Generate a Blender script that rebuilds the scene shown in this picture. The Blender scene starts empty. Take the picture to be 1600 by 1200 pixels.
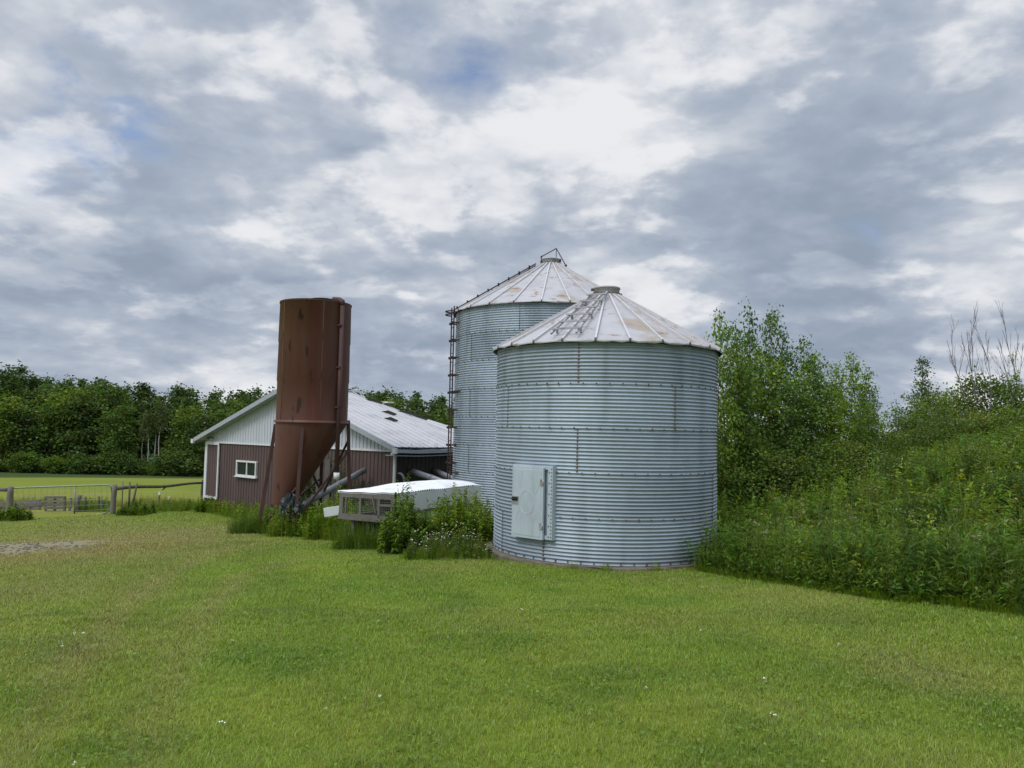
import bpy, math, random
import numpy as np
from mathutils import Vector, Matrix

random.seed(7)
rng = np.random.default_rng(11)
R_ = math.radians
scene = bpy.context.scene
COL = scene.collection

# ------------------------------------------------------------------ camera
F, PITCH, ROLL = 1202.0, R_(3.45), R_(1.2)
EYE = np.array([0.0, 0.0, 1.65])
FW = np.array([0, math.cos(PITCH), math.sin(PITCH)])
RT0 = np.array([1.0, 0, 0])
UP0 = np.array([0, -math.sin(PITCH), math.cos(PITCH)])
RT = math.cos(ROLL) * RT0 + math.sin(ROLL) * UP0
UP = -math.sin(ROLL) * RT0 + math.cos(ROLL) * UP0
cam = bpy.data.cameras.new('camera')
cam.sensor_width = 36.0
cam.lens = F / 1600 * 36
cam.clip_start, cam.clip_end = 0.05, 3000
camo = bpy.data.objects.new('camera', cam)
COL.objects.link(camo)
m = Matrix(((RT[0], UP[0], -FW[0], EYE[0]), (RT[1], UP[1], -FW[1], EYE[1]), (RT[2], UP[2], -FW[2], EYE[2]), (0, 0, 0, 1)))
camo.matrix_world = m
scene.camera = camo


def ray(px, py):
    return FW + (px - 800) / F * RT + (600 - py) / F * UP


def P(px, py, y):
    d = ray(px, py)
    return EYE + d * (y / d[1])


# ------------------------------------------------------------------ terrain
CTRL = [(0, 0, 0), (0, -20, .5), (-12, -15, .0), (12, -10, .6), (5, 5, -.2), (-5, 8, -.55), (0, 8, -.42), (2.0, 13.9, -.775), (1.9, 16.1, -.78), (-.45, 15.7, -.83), (4.0, 14.6, -.72), (.3, 11, -.62),
        (-3, 18, -1.12), (-7.4, 21.8, -1.43), (-6.0, 21.5, -1.42), (-6.4, 23, -1.52), (-3.0, 25, -1.45), (-12, 18, -1.45), (-9, 13, -1.05), (-20, 20, -1.7), (-15, 8, -.9),
        (1.2, 24, -1.25), (-13.3, 33.5, -2.0), (-16.3, 31.3, -2.08), (-20.8, 31.3, -2.12), (-9, 30, -1.95), (-30, 32, -2.2),
        (-22, 40, -2.5), (-35, 70, -4.05), (-50, 95, -5.2), (-20, 75, -4.2), (-70, 124, -6.2), (-40, 124, -6.2), (-10, 110, -5.6),
        (-90, 124, -6.1), (-60, 180, -6.5), (-130, 140, -6.2), (0, 50, -2.6), (8, 40, -.9),
        (10, 3.2, .2), (8, 5, .05), (3.3, 12.8, -.7), (4.3, 10.3, -.42), (5.9, 8.6, -.2), (9, 9.2, .3),
        (8.2, 12.3, .55), (6.4, 12.5, -.05), (5.4, 12.2, -.4), (7.3, 16, .05), (8.7, 16, .72), (10.7, 16, 1.1), (15, 16, 1.5), (6, 15.5, -.3), (5.5, 19, -.42), (9, 19.5, .0), (10.5, 20, .7), (13, 21, 1.05),
        (7, 24, -.25), (11, 25, .0), (13.5, 25, .9), (16, 24, 1.3), (20, 30, 1.0), (14, 32, .6), (25, 18, 1.6), (30, 45, .3), (25, 80, -.5), (80, 60, .3), (60, 0, 1), (-60, 0, -1), (-60, 40, -3),
        (300, 300, -3), (-300, 300, -6), (0, 400, -6), (300, -200, 1), (-300, -200, 0), (-600, 900, -8), (600, 900, -5), (0, 900, -8), (700, 100, 0), (-700, 100, -5), (0, 200, -5.5), (120, 150, -1)]
CT = np.array(CTRL, float)
def _k(r2): return np.sqrt(r2 + 4.0)
_n = len(CT)
_A = np.zeros((_n + 3, _n + 3))
_A[:_n, :_n] = _k(((CT[:, None, :2] - CT[None, :, :2]) ** 2).sum(-1)) + np.eye(_n) * -.15
_A[:_n, _n] = 1; _A[:_n, _n + 1:] = CT[:, :2]
_A[_n:, :_n] = _A[:_n, _n:].T
_w = np.linalg.solve(_A, np.r_[CT[:, 2], 0, 0, 0])


def gz(x, y):
    x = np.asarray(x, float); y = np.asarray(y, float)
    sh = np.broadcast(x, y).shape
    xf, yf = np.broadcast_to(x, sh).ravel(), np.broadcast_to(y, sh).ravel()
    out = np.empty(xf.size)
    for i in range(0, xf.size, 60000):
        a, b = xf[i:i + 60000], yf[i:i + 60000]
        r2 = (a[:, None] - CT[:, 0]) ** 2 + (b[:, None] - CT[:, 1]) ** 2
        out[i:i + 60000] = _k(r2) @ _w[:_n] + _w[_n] + _w[_n + 1] * a + _w[_n + 2] * b
    return out.reshape(sh)


def hit(px, py):
    d = ray(px, py)
    ys = np.linspace(2, 200, 4000)
    pts = EYE + d * (ys / d[1])[:, None]
    below = pts[:, 2] < gz(pts[:, 0], pts[:, 1])
    i = int(np.argmax(below)) if below.any() else len(ys) - 1
    return pts[i]


def _hash(ix, iy, s):
    h = (ix.astype(np.int64) * 374761393 + iy.astype(np.int64) * 668265263 + s * 974634777) & 0x7fffffff
    h = ((h ^ (h >> 13)) * 1274126177) & 0x7fffffff
    return ((h ^ (h >> 16)) & 0xffff) / 65535.0


def vnoise(x, y, sc=1.0, s=0):
    x = np.asarray(x, float) * sc; y = np.asarray(y, float) * sc
    ix, iy = np.floor(x), np.floor(y)
    fx, fy = x - ix, y - iy
    fx = fx * fx * (3 - 2 * fx); fy = fy * fy * (3 - 2 * fy)
    a, b = _hash(ix, iy, s), _hash(ix + 1, iy, s)
    c, d = _hash(ix, iy + 1, s), _hash(ix + 1, iy + 1, s)
    return (a * (1 - fx) + b * fx) * (1 - fy) + (c * (1 - fx) + d * fx) * fy


def fbm(x, y, sc=1.0, s=0, o=4):
    t, a, n = 0, 1, 0
    for i in range(o):
        t = t + a * vnoise(x, y, sc * 2 ** i, s + i * 17); n += a; a *= .5
    return t / n


def sstep(a, b, v):
    t = np.clip((v - a) / (b - a), 0, 1)
    return t * t * (3 - 2 * t)


def inpoly(x, y, poly):
    x = np.asarray(x); y = np.asarray(y)
    r = np.zeros(x.shape, bool)
    n = len(poly)
    for i in range(n):
        x0, y0 = poly[i]; x1, y1 = poly[(i + 1) % n]
        c = ((y0 > y) != (y1 > y)) & (x < (x1 - x0) * (y - y0) / (y1 - y0 + 1e-12) + x0)
        r ^= c
    return r


# ------------------------------------------------------------------ materials
def nodes(name):
    mt = bpy.data.materials.new(name)
    mt.use_nodes = True
    nt = mt.node_tree
    nt.nodes.clear()
    return mt, nt


def N(nt, typ, **kw):
    n = nt.nodes.new(typ)
    for k, v in kw.items():
        if hasattr(n, k):
            setattr(n, k, v)
        else:
            n.inputs[k.replace('_', ' ')].default_value = v
    return n


def L(nt, a, b): nt.links.new(a, b)


def rgba(c): return (c[0], c[1], c[2], 1)


def noise_mask(nt, co, scale, lo, hi, stretch=(1, 1, 1), detail=6, rough=.6, dist=0.0):
    mp = N(nt, 'ShaderNodeMapping'); mp.inputs['Scale'].default_value = stretch
    L(nt, co, mp.inputs['Vector'])
    nz = N(nt, 'ShaderNodeTexNoise'); nz.inputs['Scale'].default_value = scale
    nz.inputs['Detail'].default_value = detail; nz.inputs['Roughness'].default_value = rough; nz.inputs['Distortion'].default_value = dist
    L(nt, mp.outputs[0], nz.inputs['Vector'])
    mr = N(nt, 'ShaderNodeMapRange', interpolation_type='SMOOTHSTEP')
    mr.inputs['From Min'].default_value = lo; mr.inputs['From Max'].default_value = hi
    L(nt, nz.outputs['Fac'], mr.inputs['Value'])
    return mr.outputs[0]


def mixc(nt, fac, a, b, mode='MIX'):
    mx = N(nt, 'ShaderNodeMix', data_type='RGBA', blend_type=mode)
    for s, v in ((0, fac), (6, a), (7, b)):
        if hasattr(v, 'is_output'):
            L(nt, v, mx.inputs[s])
        elif isinstance(v, (int, float)):
            mx.inputs[s].default_value = v
        else:
            mx.inputs[s].default_value = rgba(v)
    return mx.outputs[2]


def pm(name, base, layers=(), rough=.7, metal=0.0, bump=0.0, bscale=30, spec=.4, vcol=False, rough2=None):
    """layers: (colour, scale, lo, hi, stretch, strength)"""
    mt, nt = nodes(name)
    tc = N(nt, 'ShaderNodeTexCoord').outputs['Object']
    col = None
    if vcol:
        at = N(nt, 'ShaderNodeAttribute', attribute_name='Col')
        col = at.outputs['Color']
    else:
        rgb = N(nt, 'ShaderNodeRGB'); rgb.outputs[0].default_value = rgba(base); col = rgb.outputs[0]
    mask = None
    for c, sc, lo, hi, st, strength in layers:
        mk = noise_mask(nt, tc, sc, lo, hi, st)
        ml = N(nt, 'ShaderNodeMath', operation='MULTIPLY'); L(nt, mk, ml.inputs[0]); ml.inputs[1].default_value = strength
        col = mixc(nt, ml.outputs[0], col, c)
        mask = ml.outputs[0]
    bs = N(nt, 'ShaderNodeBsdfPrincipled')
    L(nt, col, bs.inputs['Base Color'])
    bs.inputs['Roughness'].default_value = rough
    bs.inputs['Metallic'].default_value = metal
    bs.inputs['Specular IOR Level'].default_value = spec
    if rough2 is not None and mask is not None:
        mr = N(nt, 'ShaderNodeMapRange'); L(nt, mask, mr.inputs['Value'])
        mr.inputs['To Min'].default_value = rough; mr.inputs['To Max'].default_value = rough2
        L(nt, mr.outputs[0], bs.inputs['Roughness'])
        mm = N(nt, 'ShaderNodeMapRange'); L(nt, mask, mm.inputs['Value'])
        mm.inputs['To Min'].default_value = metal; mm.inputs['To Max'].default_value = 0
        L(nt, mm.outputs[0], bs.inputs['Metallic'])
    if bump:
        bp = N(nt, 'ShaderNodeBump'); bp.inputs['Strength'].default_value = bump
        nz = N(nt, 'ShaderNodeTexNoise'); nz.inputs['Scale'].default_value = bscale; nz.inputs['Detail'].default_value = 6
        L(nt, tc, nz.inputs['Vector']); L(nt, nz.outputs['Fac'], bp.inputs['Height'])
        bp.inputs['Distance'].default_value = .02
        L(nt, bp.outputs[0], bs.inputs['Normal'])
    out = N(nt, 'ShaderNodeOutputMaterial')
    L(nt, bs.outputs[0], out.inputs['Surface'])
    return mt


def leaf_mat(name, trans=.35, gloss=.06, rough=.45):
    mt, nt = nodes(name)
    at = N(nt, 'ShaderNodeAttribute', attribute_name='Col').outputs['Color']
    df = N(nt, 'ShaderNodeBsdfDiffuse'); L(nt, at, df.inputs['Color'])
    tr = N(nt, 'ShaderNodeBsdfTranslucent')
    tcol = mixc(nt, 1.0, at, (1.35, 1.25, .5), 'MULTIPLY')
    L(nt, tcol, tr.inputs['Color'])
    gl = N(nt, 'ShaderNodeBsdfGlossy'); gl.inputs['Roughness'].default_value = rough; gl.inputs['Color'].default_value = (1, 1, 1, 1)
    m1 = N(nt, 'ShaderNodeMixShader'); m1.inputs[0].default_value = trans
    L(nt, df.outputs[0], m1.inputs[1]); L(nt, tr.outputs[0], m1.inputs[2])
    m2 = N(nt, 'ShaderNodeMixShader'); m2.inputs[0].default_value = gloss
    L(nt, m1.outputs[0], m2.inputs[1]); L(nt, gl.outputs[0], m2.inputs[2])
    out = N(nt, 'ShaderNodeOutputMaterial'); L(nt, m2.outputs[0], out.inputs['Surface'])
    return mt


M = {}
M['leaf'] = leaf_mat('foliage', .42, .02, .5)
M['grass'] = leaf_mat('grass_blades', .3, .03, .5)
M['farleaf'] = leaf_mat('far_foliage', .3, .0, .6)
M['bark'] = pm('bark', (.11, .09, .07), [((.05, .04, .03), 9, .4, .65, (1, 1, .3), .8)], .9, bump=.5, bscale=25)
M['palebark'] = pm('pale_bark', (.42, .40, .35), [((.15, .13, .11), 6, .52, .68, (1, 1, .6), .8)], .8)
M['deadwood'] = pm('dead_wood', (.20, .17, .16), [((.10, .08, .08), 8, .4, .7, (1, 1, .2), .7)], .9)
M['galv'] = pm('galvanised_sheet', (.405, .47, .535), [((.30, .355, .41), 1.1, .35, .7, (1, 1, 1.6), .5), ((.31, .36, .40), 4.5, .42, .7, (1, 1, .12), .45)], .55, .45, spec=.4)
M['galvroof'] = pm('weathered_roof_sheet', (.44, .435, .45), [((.33, .325, .335), 1.6, .4, .7, (1, 1, 1), .6), ((.33, .26, .18), 1.1, .54, .66, (1, 1, 1.4), .75), ((.22, .11, .07), 2.3, .57, .66, (1, 1, 3), .75)], .6, .15, spec=.5, rough2=.85)
M['rust'] = pm('rust', (.17, .07, .035), [((.08, .035, .025), 20, .4, .65, (1, 1, 1), .8)], .9)
M['darksteel'] = pm('dark_rusty_steel', (.055, .04, .037), [((.12, .06, .04), 9, .45, .7, (1, 1, .4), .7)], .75, .3)
M['bolt'] = pm('bolt_head', (.11, .105, .10), [((.10, .05, .03), 15, .5, .7, (1, 1, 1), .6)], .6, .4)
M['ladder'] = pm('ladder_steel', (.42, .42, .44), [((.20, .14, .11), 6, .5, .7, (1, 1, 1), .8)], .5, .5)
M['concrete'] = pm('old_concrete', (.17, .145, .11), [((.09, .08, .06), 3, .4, .7, (1, 1, 2), .7), ((.10, .11, .06), 7, .55, .7, (1, 1, 1), .6)], .95, bump=.6, bscale=18)
M['silo'] = pm('rusty_brown_paint', (.112, .046, .033), [((.155, .075, .042), .9, .42, .72, (1, 1, .35), .8), ((.115, .032, .022), 2.6, .50, .62, (1, 1, .05), .8), ((.03, .014, .014), 4, .60, .67, (1, 1, .25), .85)], .55, .1, spec=.45, bump=.08, bscale=3)
M['silodark'] = pm('rusty_leg_steel', (.075, .04, .035), [((.12, .055, .04), 4, .45, .7, (1, 1, .3), .7)], .7, .1)
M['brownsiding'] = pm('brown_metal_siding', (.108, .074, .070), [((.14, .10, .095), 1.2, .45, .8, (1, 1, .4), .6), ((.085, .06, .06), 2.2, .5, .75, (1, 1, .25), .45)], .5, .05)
M['shadesiding'] = pm('shaded_brown_siding', (.045, .032, .031), [((.065, .045, .04), 1.5, .45, .75, (1, 1, .3), .5)], .6)  # brown siding darkened: the side wall's shade is put into the colour
M['whitesiding'] = pm('white_metal_siding', (.54, .57, .62), [((.44, .47, .52), 1.6, .45, .75, (1, 1, .3), .5)], .45, .1)
M['whitetrim'] = pm('white_trim', (.66, .66, .66), [((.5, .5, .48), 5, .5, .75, (1, 1, .4), .5)], .55)
M['greytrim'] = pm('grey_fascia', (.38, .41, .45), [((.28, .3, .33), 4, .5, .75, (1, 1, 1), .5)], .5, .2)
M['barnroof'] = pm('worn_white_roof_sheet', (.52, .515, .53), [((.36, .355, .37), 1.0, .42, .7, (1, 1, 1), .6), ((.33, .31, .31), 3.0, .6, .72, (1, 1, 1), .5)], .5, .15)
M['glass'] = pm('window_glass', (.012, .02, .026), (), .12, 0, spec=.35)
M['board'] = pm('grey_weathered_wood', (.175, .158, .142), [((.12, .11, .10), 9, .4, .7, (1, 1, .35), .7), ((.30, .27, .23), 5, .55, .75, (1, .4, 1), .5)], .9, bump=.4, bscale=30)
M['darkboard'] = pm('dark_weathered_wood', (.12, .10, .085), [((.06, .05, .045), 9, .4, .7, (1, 1, .3), .7)], .95, bump=.4, bscale=30)
M['whitepaint'] = pm('white_painted_panel', (.78, .80, .82), [((.52, .53, .52), 1.8, .44, .72, (1, 1, .6), .6), ((.34, .32, .27), 4, .56, .72, (1, 1, .5), .7)], .45)
M['greypipe'] = pm('grey_auger_tube', (.30, .31, .33), [((.17, .165, .17), 5, .45, .7, (1, 1, 1), .7)], .5, .4)
M['wire'] = pm('galvanised_wire', (.30, .31, .30), (), .5, .6)
M['gatetube'] = pm('gate_tube', (.22, .245, .19), [((.16, .15, .12), 6, .5, .7, (1, 1, 1), .7)], .5, .4)
M['tarp'] = pm('black_tarp', (.020, .026, .032), [((.05, .06, .07), 6, .5, .7, (1, 1, 1), .6)], .45)
M['dark'] = pm('dark_interior', (.02, .02, .02), (), .9)
M['flower'] = pm('white_petals', (.72, .72, .66), (), .7)
M['whiteplastic'] = pm('white_plastic', (.72, .73, .73), [((.5, .5, .48), 6, .5, .7, (1, 1, 1), .5)], .5)


# ------------------------------------------------------------------ object helpers
ROOT = {}


def put(o, parent=None):
    COL.objects.link(o)
    if parent is not None:
        o.parent = parent
        ROOT[o.name] = ROOT[parent.name]
    else:
        ROOT[o.name] = np.zeros(3)
    return o


def tag(o, label=None, cat=None, group=None, kind=None):
    if label: o['label'] = label
    if cat: o['category'] = cat
    if group: o['group'] = group
    if kind: o['kind'] = kind
    return o


def thing(name, loc, label, cat, group=None):
    o = bpy.data.objects.new(name, None)
    o.empty_display_size = .2
    COL.objects.link(o)
    o.location = [float(v) for v in loc]
    ROOT[o.name] = np.array(loc, float)
    return tag(o, label, cat, group)


def npmesh(name, V, faces, col=None, mats=(), midx=None, smooth=False):
    """faces: list of int arrays (k,3) or (k,4)"""
    me = bpy.data.meshes.new(name)
    V = np.asarray(V, np.float32)
    me.vertices.add(len(V)); me.vertices.foreach_set('co', V.ravel())
    nl = sum(f.size for f in faces); nf = sum(len(f) for f in faces)
    me.loops.add(nl); me.polygons.add(nf)
    me.loops.foreach_set('vertex_index', np.concatenate([f.ravel() for f in faces]).astype(np.int32))
    tot = np.concatenate([np.full(len(f), f.shape[1]) for f in faces]).astype(np.int32)
    st = np.r_[0, np.cumsum(tot)[:-1]].astype(np.int32)
    me.polygons.foreach_set('loop_start', st)
    if midx is not None:
        me.polygons.foreach_set('material_index', np.asarray(midx, np.int32))
    if smooth:
        me.polygons.foreach_set('use_smooth', np.ones(nf, bool))
    if col is not None:
        a = me.color_attributes.new('Col', 'FLOAT_COLOR', 'POINT')
        c = np.ones((len(V), 4), np.float32); c[:, :3] = col
        a.data.foreach_set('color', c.ravel())
    for mt in mats: me.materials.append(mt)
    me.update(calc_edges=True)
    return me


class MB:
    def __init__(s):
        s.v = []; s.f = []; s.m = []; s.sm = []

    def add(s, vs, fs, mi=0, sm=False):
        o = len(s.v)
        s.v += [tuple(float(c) for c in v) for v in vs]
        for f in fs:
            s.f.append([i + o for i in f]); s.m.append(mi); s.sm.append(sm)

    def box(s, c, size, ax=None, mi=0):
        """c centre, size (a,b,c), ax three axis vectors"""
        c = np.array(c, float)
        X, Y, Z = (np.eye(3) if ax is None else [np.array(a, float) for a in ax])
        hx, hy, hz = [q / 2 for q in size]
        vs = []
        for z in (-hz, hz):
            for (x, y) in ((-hx, -hy), (hx, -hy), (hx, hy), (-hx, hy)):
                vs.append(c + X * x + Y * y + Z * z)
        s.add(vs, [(3, 2, 1, 0), (4, 5, 6, 7), (0, 1, 5, 4), (1, 2, 6, 5), (2, 3, 7, 6), (3, 0, 4, 7)], mi)

    def beam(s, a, b, w, h, up=(0, 0, 1), mi=0):
        a, b = np.array(a, float), np.array(b, float)
        d = b - a; ln = np.linalg.norm(d); d = d / ln
        u = np.array(up, float); x = np.cross(d, u)
        if np.linalg.norm(x) < 1e-4: x = np.cross(d, (1, 0, 0))
        x /= np.linalg.norm(x); u = np.cross(x, d)
        s.box((a + b) / 2, (w, ln, h), (x, d, u), mi)

    def tube(s, pts, r, n=10, mi=0, caps=True, sm=True):
        pts = [np.array(p, float) for p in pts]
        rs = r if hasattr(r, '__len__') else [r] * len(pts)
        d0 = pts[1] - pts[0]
        ref = np.array((0, 0, 1.0)) if abs(d0[2]) < .9 * np.linalg.norm(d0) else np.array((1.0, 0, 0))
        vs = []
        for i, p in enumerate(pts):
            d = pts[min(i + 1, len(pts) - 1)] - pts[max(i - 1, 0)]
            d = d / np.linalg.norm(d)
            x = np.cross(d, ref); x /= np.linalg.norm(x); y = np.cross(x, d)
            for k in range(n):
                t = 2 * math.pi * k / n
                vs.append(p + (x * math.cos(t) + y * math.sin(t)) * rs[i])
        fs = []
        for i in range(len(pts) - 1):
            for k in range(n):
                a = i * n + k; b = i * n + (k + 1) % n
                fs.append((a, a + n, b + n, b))
        s.add(vs, fs, mi, sm)
        if caps:
            o = len(s.v) - len(vs)
            for e, rev in ((0, False), (len(pts) - 1, True)):
                f = [o + e * n + k for k in range(n)]
                s.f.append(f[::-1] if rev else f); s.m.append(mi); s.sm.append(False)

    def ring_profile(s, c, prof, n=96, mi=0, sm=True, a0=0):
        """lathe round a vertical axis: prof list of (radius, z)"""
        vs = []
        for (r, z) in prof:
            for k in range(n):
                t = a0 + 2 * math.pi * k / n
                vs.append((c[0] + r * math.cos(t), c[1] + r * math.sin(t), z))
        fs = []
        for i in range(len(prof) - 1):
            for k in range(n):
                a = i * n + k; b = i * n + (k + 1) % n
                fs.append((a, b, b + n, a + n))
        s.add(vs, fs, mi, sm)

    def disc(s, c, r, z, n=48, mi=0):
        s.add([(c[0] + r * math.cos(2 * math.pi * k / n), c[1] + r * math.sin(2 * math.pi * k / n), z) for k in range(n)], [tuple(range(n))], mi)

    def build(s, name, mats, parent=None, bevel=0):
        off = ROOT[parent.name] if parent is not None else np.zeros(3)
        me = bpy.data.meshes.new(name)
        v = np.array(s.v) - off
        me.from_pydata(v.tolist(), [], s.f)
        if not isinstance(mats, (list, tuple)): mats = [mats]
        for mt in mats: me.materials.append(mt)
        me.polygons.foreach_set('material_index', s.m)
        me.polygons.foreach_set('use_smooth', s.sm)
        me.update()
        o = bpy.data.objects.new(name, me)
        put(o, parent)
        if bevel:
            b = o.modifiers.new('bevel', 'BEVEL'); b.width = bevel; b.segments = 2; b.limit_method = 'ANGLE'
        return o

    def top(s, name, mats, loc, label, cat, group=None, bevel=0):
        """a thing that is one mesh, its origin at loc"""
        s.v = [tuple(np.array(v) - np.array(loc)) for v in s.v]
        o = s.build(name, mats, None, bevel)
        o.location = [float(q) for q in loc]
        return tag(o, label, cat, group)


# ------------------------------------------------------------------ foliage generators (numpy)
def unit(v):
    return v / np.maximum(np.linalg.norm(v, axis=-1, keepdims=True), 1e-9)


def leaf_quads(pos, d, nrm, ln, wd, droop=0.0):
    """diamond leaves: base, side, tip, side; folded a little along the midrib"""
    d = unit(d); s = unit(np.cross(d, nrm)); n = unit(np.cross(s, d))
    ln = np.asarray(ln)[:, None]; wd = np.asarray(wd)[:, None]
    mid = pos + d * ln * .45
    V = np.stack([pos, mid + s * wd * .5 + n * wd * .16, pos + d * ln - n * ln * droop, mid - s * wd * .5 + n * wd * .16], 1)
    k = len(pos)
    i = np.arange(k)[:, None] * 4
    return V.reshape(-1, 3), i + np.arange(4)[None]


def blades(pos, lean, h, w, segs=3):
    """grass blades bending over: pos (k,3), lean (k,2) horizontal reach, h height, w width"""
    k = len(pos)
    ld = np.c_[lean, np.zeros(k)]
    side = unit(np.c_[-lean[:, 1], lean[:, 0], np.zeros(k)] + 1e-6)
    vs = []
    for j in range(segs + 1):
        t = j / segs
        c = pos + ld * (t ** 1.7) + np.array([0, 0, 1.0]) * (h * (t - .28 * t * t * np.minimum(np.linalg.norm(lean, axis=1) / np.maximum(h, 1e-3), 1.6)))[:, None]
        if j == segs:
            vs.append(c[:, None])
        else:
            ww = (w * (1 - .75 * t ** 1.5) * .5)[:, None]
            vs.append(np.stack([c - side * ww, c + side * ww], 1))
    V = np.concatenate(vs, 1)
    nv = 2 * segs + 1
    b = np.arange(k)[:, None] * nv
    F4 = [b + np.array([2 * j, 2 * j + 1, 2 * j + 3, 2 * j + 2]) for j in range(segs - 1)]
    F3 = b + np.array([2 * segs - 2, 2 * segs - 1, 2 * segs])
    return V.reshape(-1, 3), F4, F3, nv


class Leafy:
    """collects numpy foliage into one mesh"""
    def __init__(s):
        s.V = []; s.F = []; s.C = []; s.M = []; s.n = 0

    def put(s, V, Fs, C, mi=0):
        for f in Fs:
            if len(f):
                s.F.append(np.asarray(f) + s.n); s.M.append(np.full(len(f), mi))
        s.V.append(V); s.C.append(np.broadcast_to(C, (len(V), 3))); s.n += len(V)

    def leaves(s, pos, d, nrm, ln, wd, col, droop=.1, mi=0):
        V, f = leaf_quads(pos, d, nrm, ln, wd, droop)
        s.put(V, [f], np.repeat(col, 4, 0), mi)

    def blades(s, pos, lean, h, w, col, segs=3, mi=0):
        V, f4, f3, nv = blades(pos, lean, h, w, segs)
        s.put(V, f4 + [f3], np.repeat(col, nv, 0), mi)

    def tube(s, pts, rs, n=5, col=(.1, .09, .06), mi=0):
        pts = np.asarray(pts, float)
        d = np.gradient(pts, axis=0); d = unit(d)
        ref = np.array((.31, .17, .0)) if abs(d[0, 2]) > .5 else np.array((0, 0, 1.0))
        x = unit(np.cross(d, ref)); y = np.cross(x, d)
        t = np.arange(n) * 2 * math.pi / n
        V = pts[:, None] + (x[:, None] * np.cos(t)[None, :, None] + y[:, None] * np.sin(t)[None, :, None]) * np.asarray(rs)[:, None, None]
        m_ = len(pts)
        i = np.arange(m_ - 1)[:, None] * n; k = np.arange(n)[None]
        f = np.stack([i + k, i + (k + 1) % n, i + n + (k + 1) % n, i + n + k], -1).reshape(-1, 4)
        s.put(V.reshape(-1, 3), [f], col, mi)

    def mesh(s, name, mats, smooth=False, off=None):
        V = np.concatenate(s.V)
        if off is not None: V = V - off
        f3 = [(f, mm) for f, mm in zip(s.F, s.M) if f.shape[1] == 3]
        f4 = [(f, mm) for f, mm in zip(s.F, s.M) if f.shape[1] == 4]
        fs, ms = [], []
        for grp in (f4, f3):
            if grp:
                fs.append(np.concatenate([a for a, _ in grp])); ms.append(np.concatenate([b for _, b in grp]))
        return npmesh(name, V, fs, np.concatenate(s.C), mats, np.concatenate(ms), smooth)


def rdir(k, zlo=-1, zhi=1):
    z = rng.uniform(zlo, zhi, k); a = rng.uniform(0, 2 * math.pi, k); r = np.sqrt(1 - z * z)
    return np.c_[r * np.cos(a), r * np.sin(a), z]


def cjit(base, k, jit=.25, hue=.12):
    """k leaf colours round a base albedo"""
    b = np.asarray(base)[None] * (1 + rng.normal(0, jit, (k, 1))).clip(.4, 1.9)
    b = b * (1 + rng.normal(0, hue, (k, 3)) * np.array([1.0, .3, .6]))
    return b.clip(.004, .6)


TOP = {}                                  # real height of each crown mesh


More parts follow.
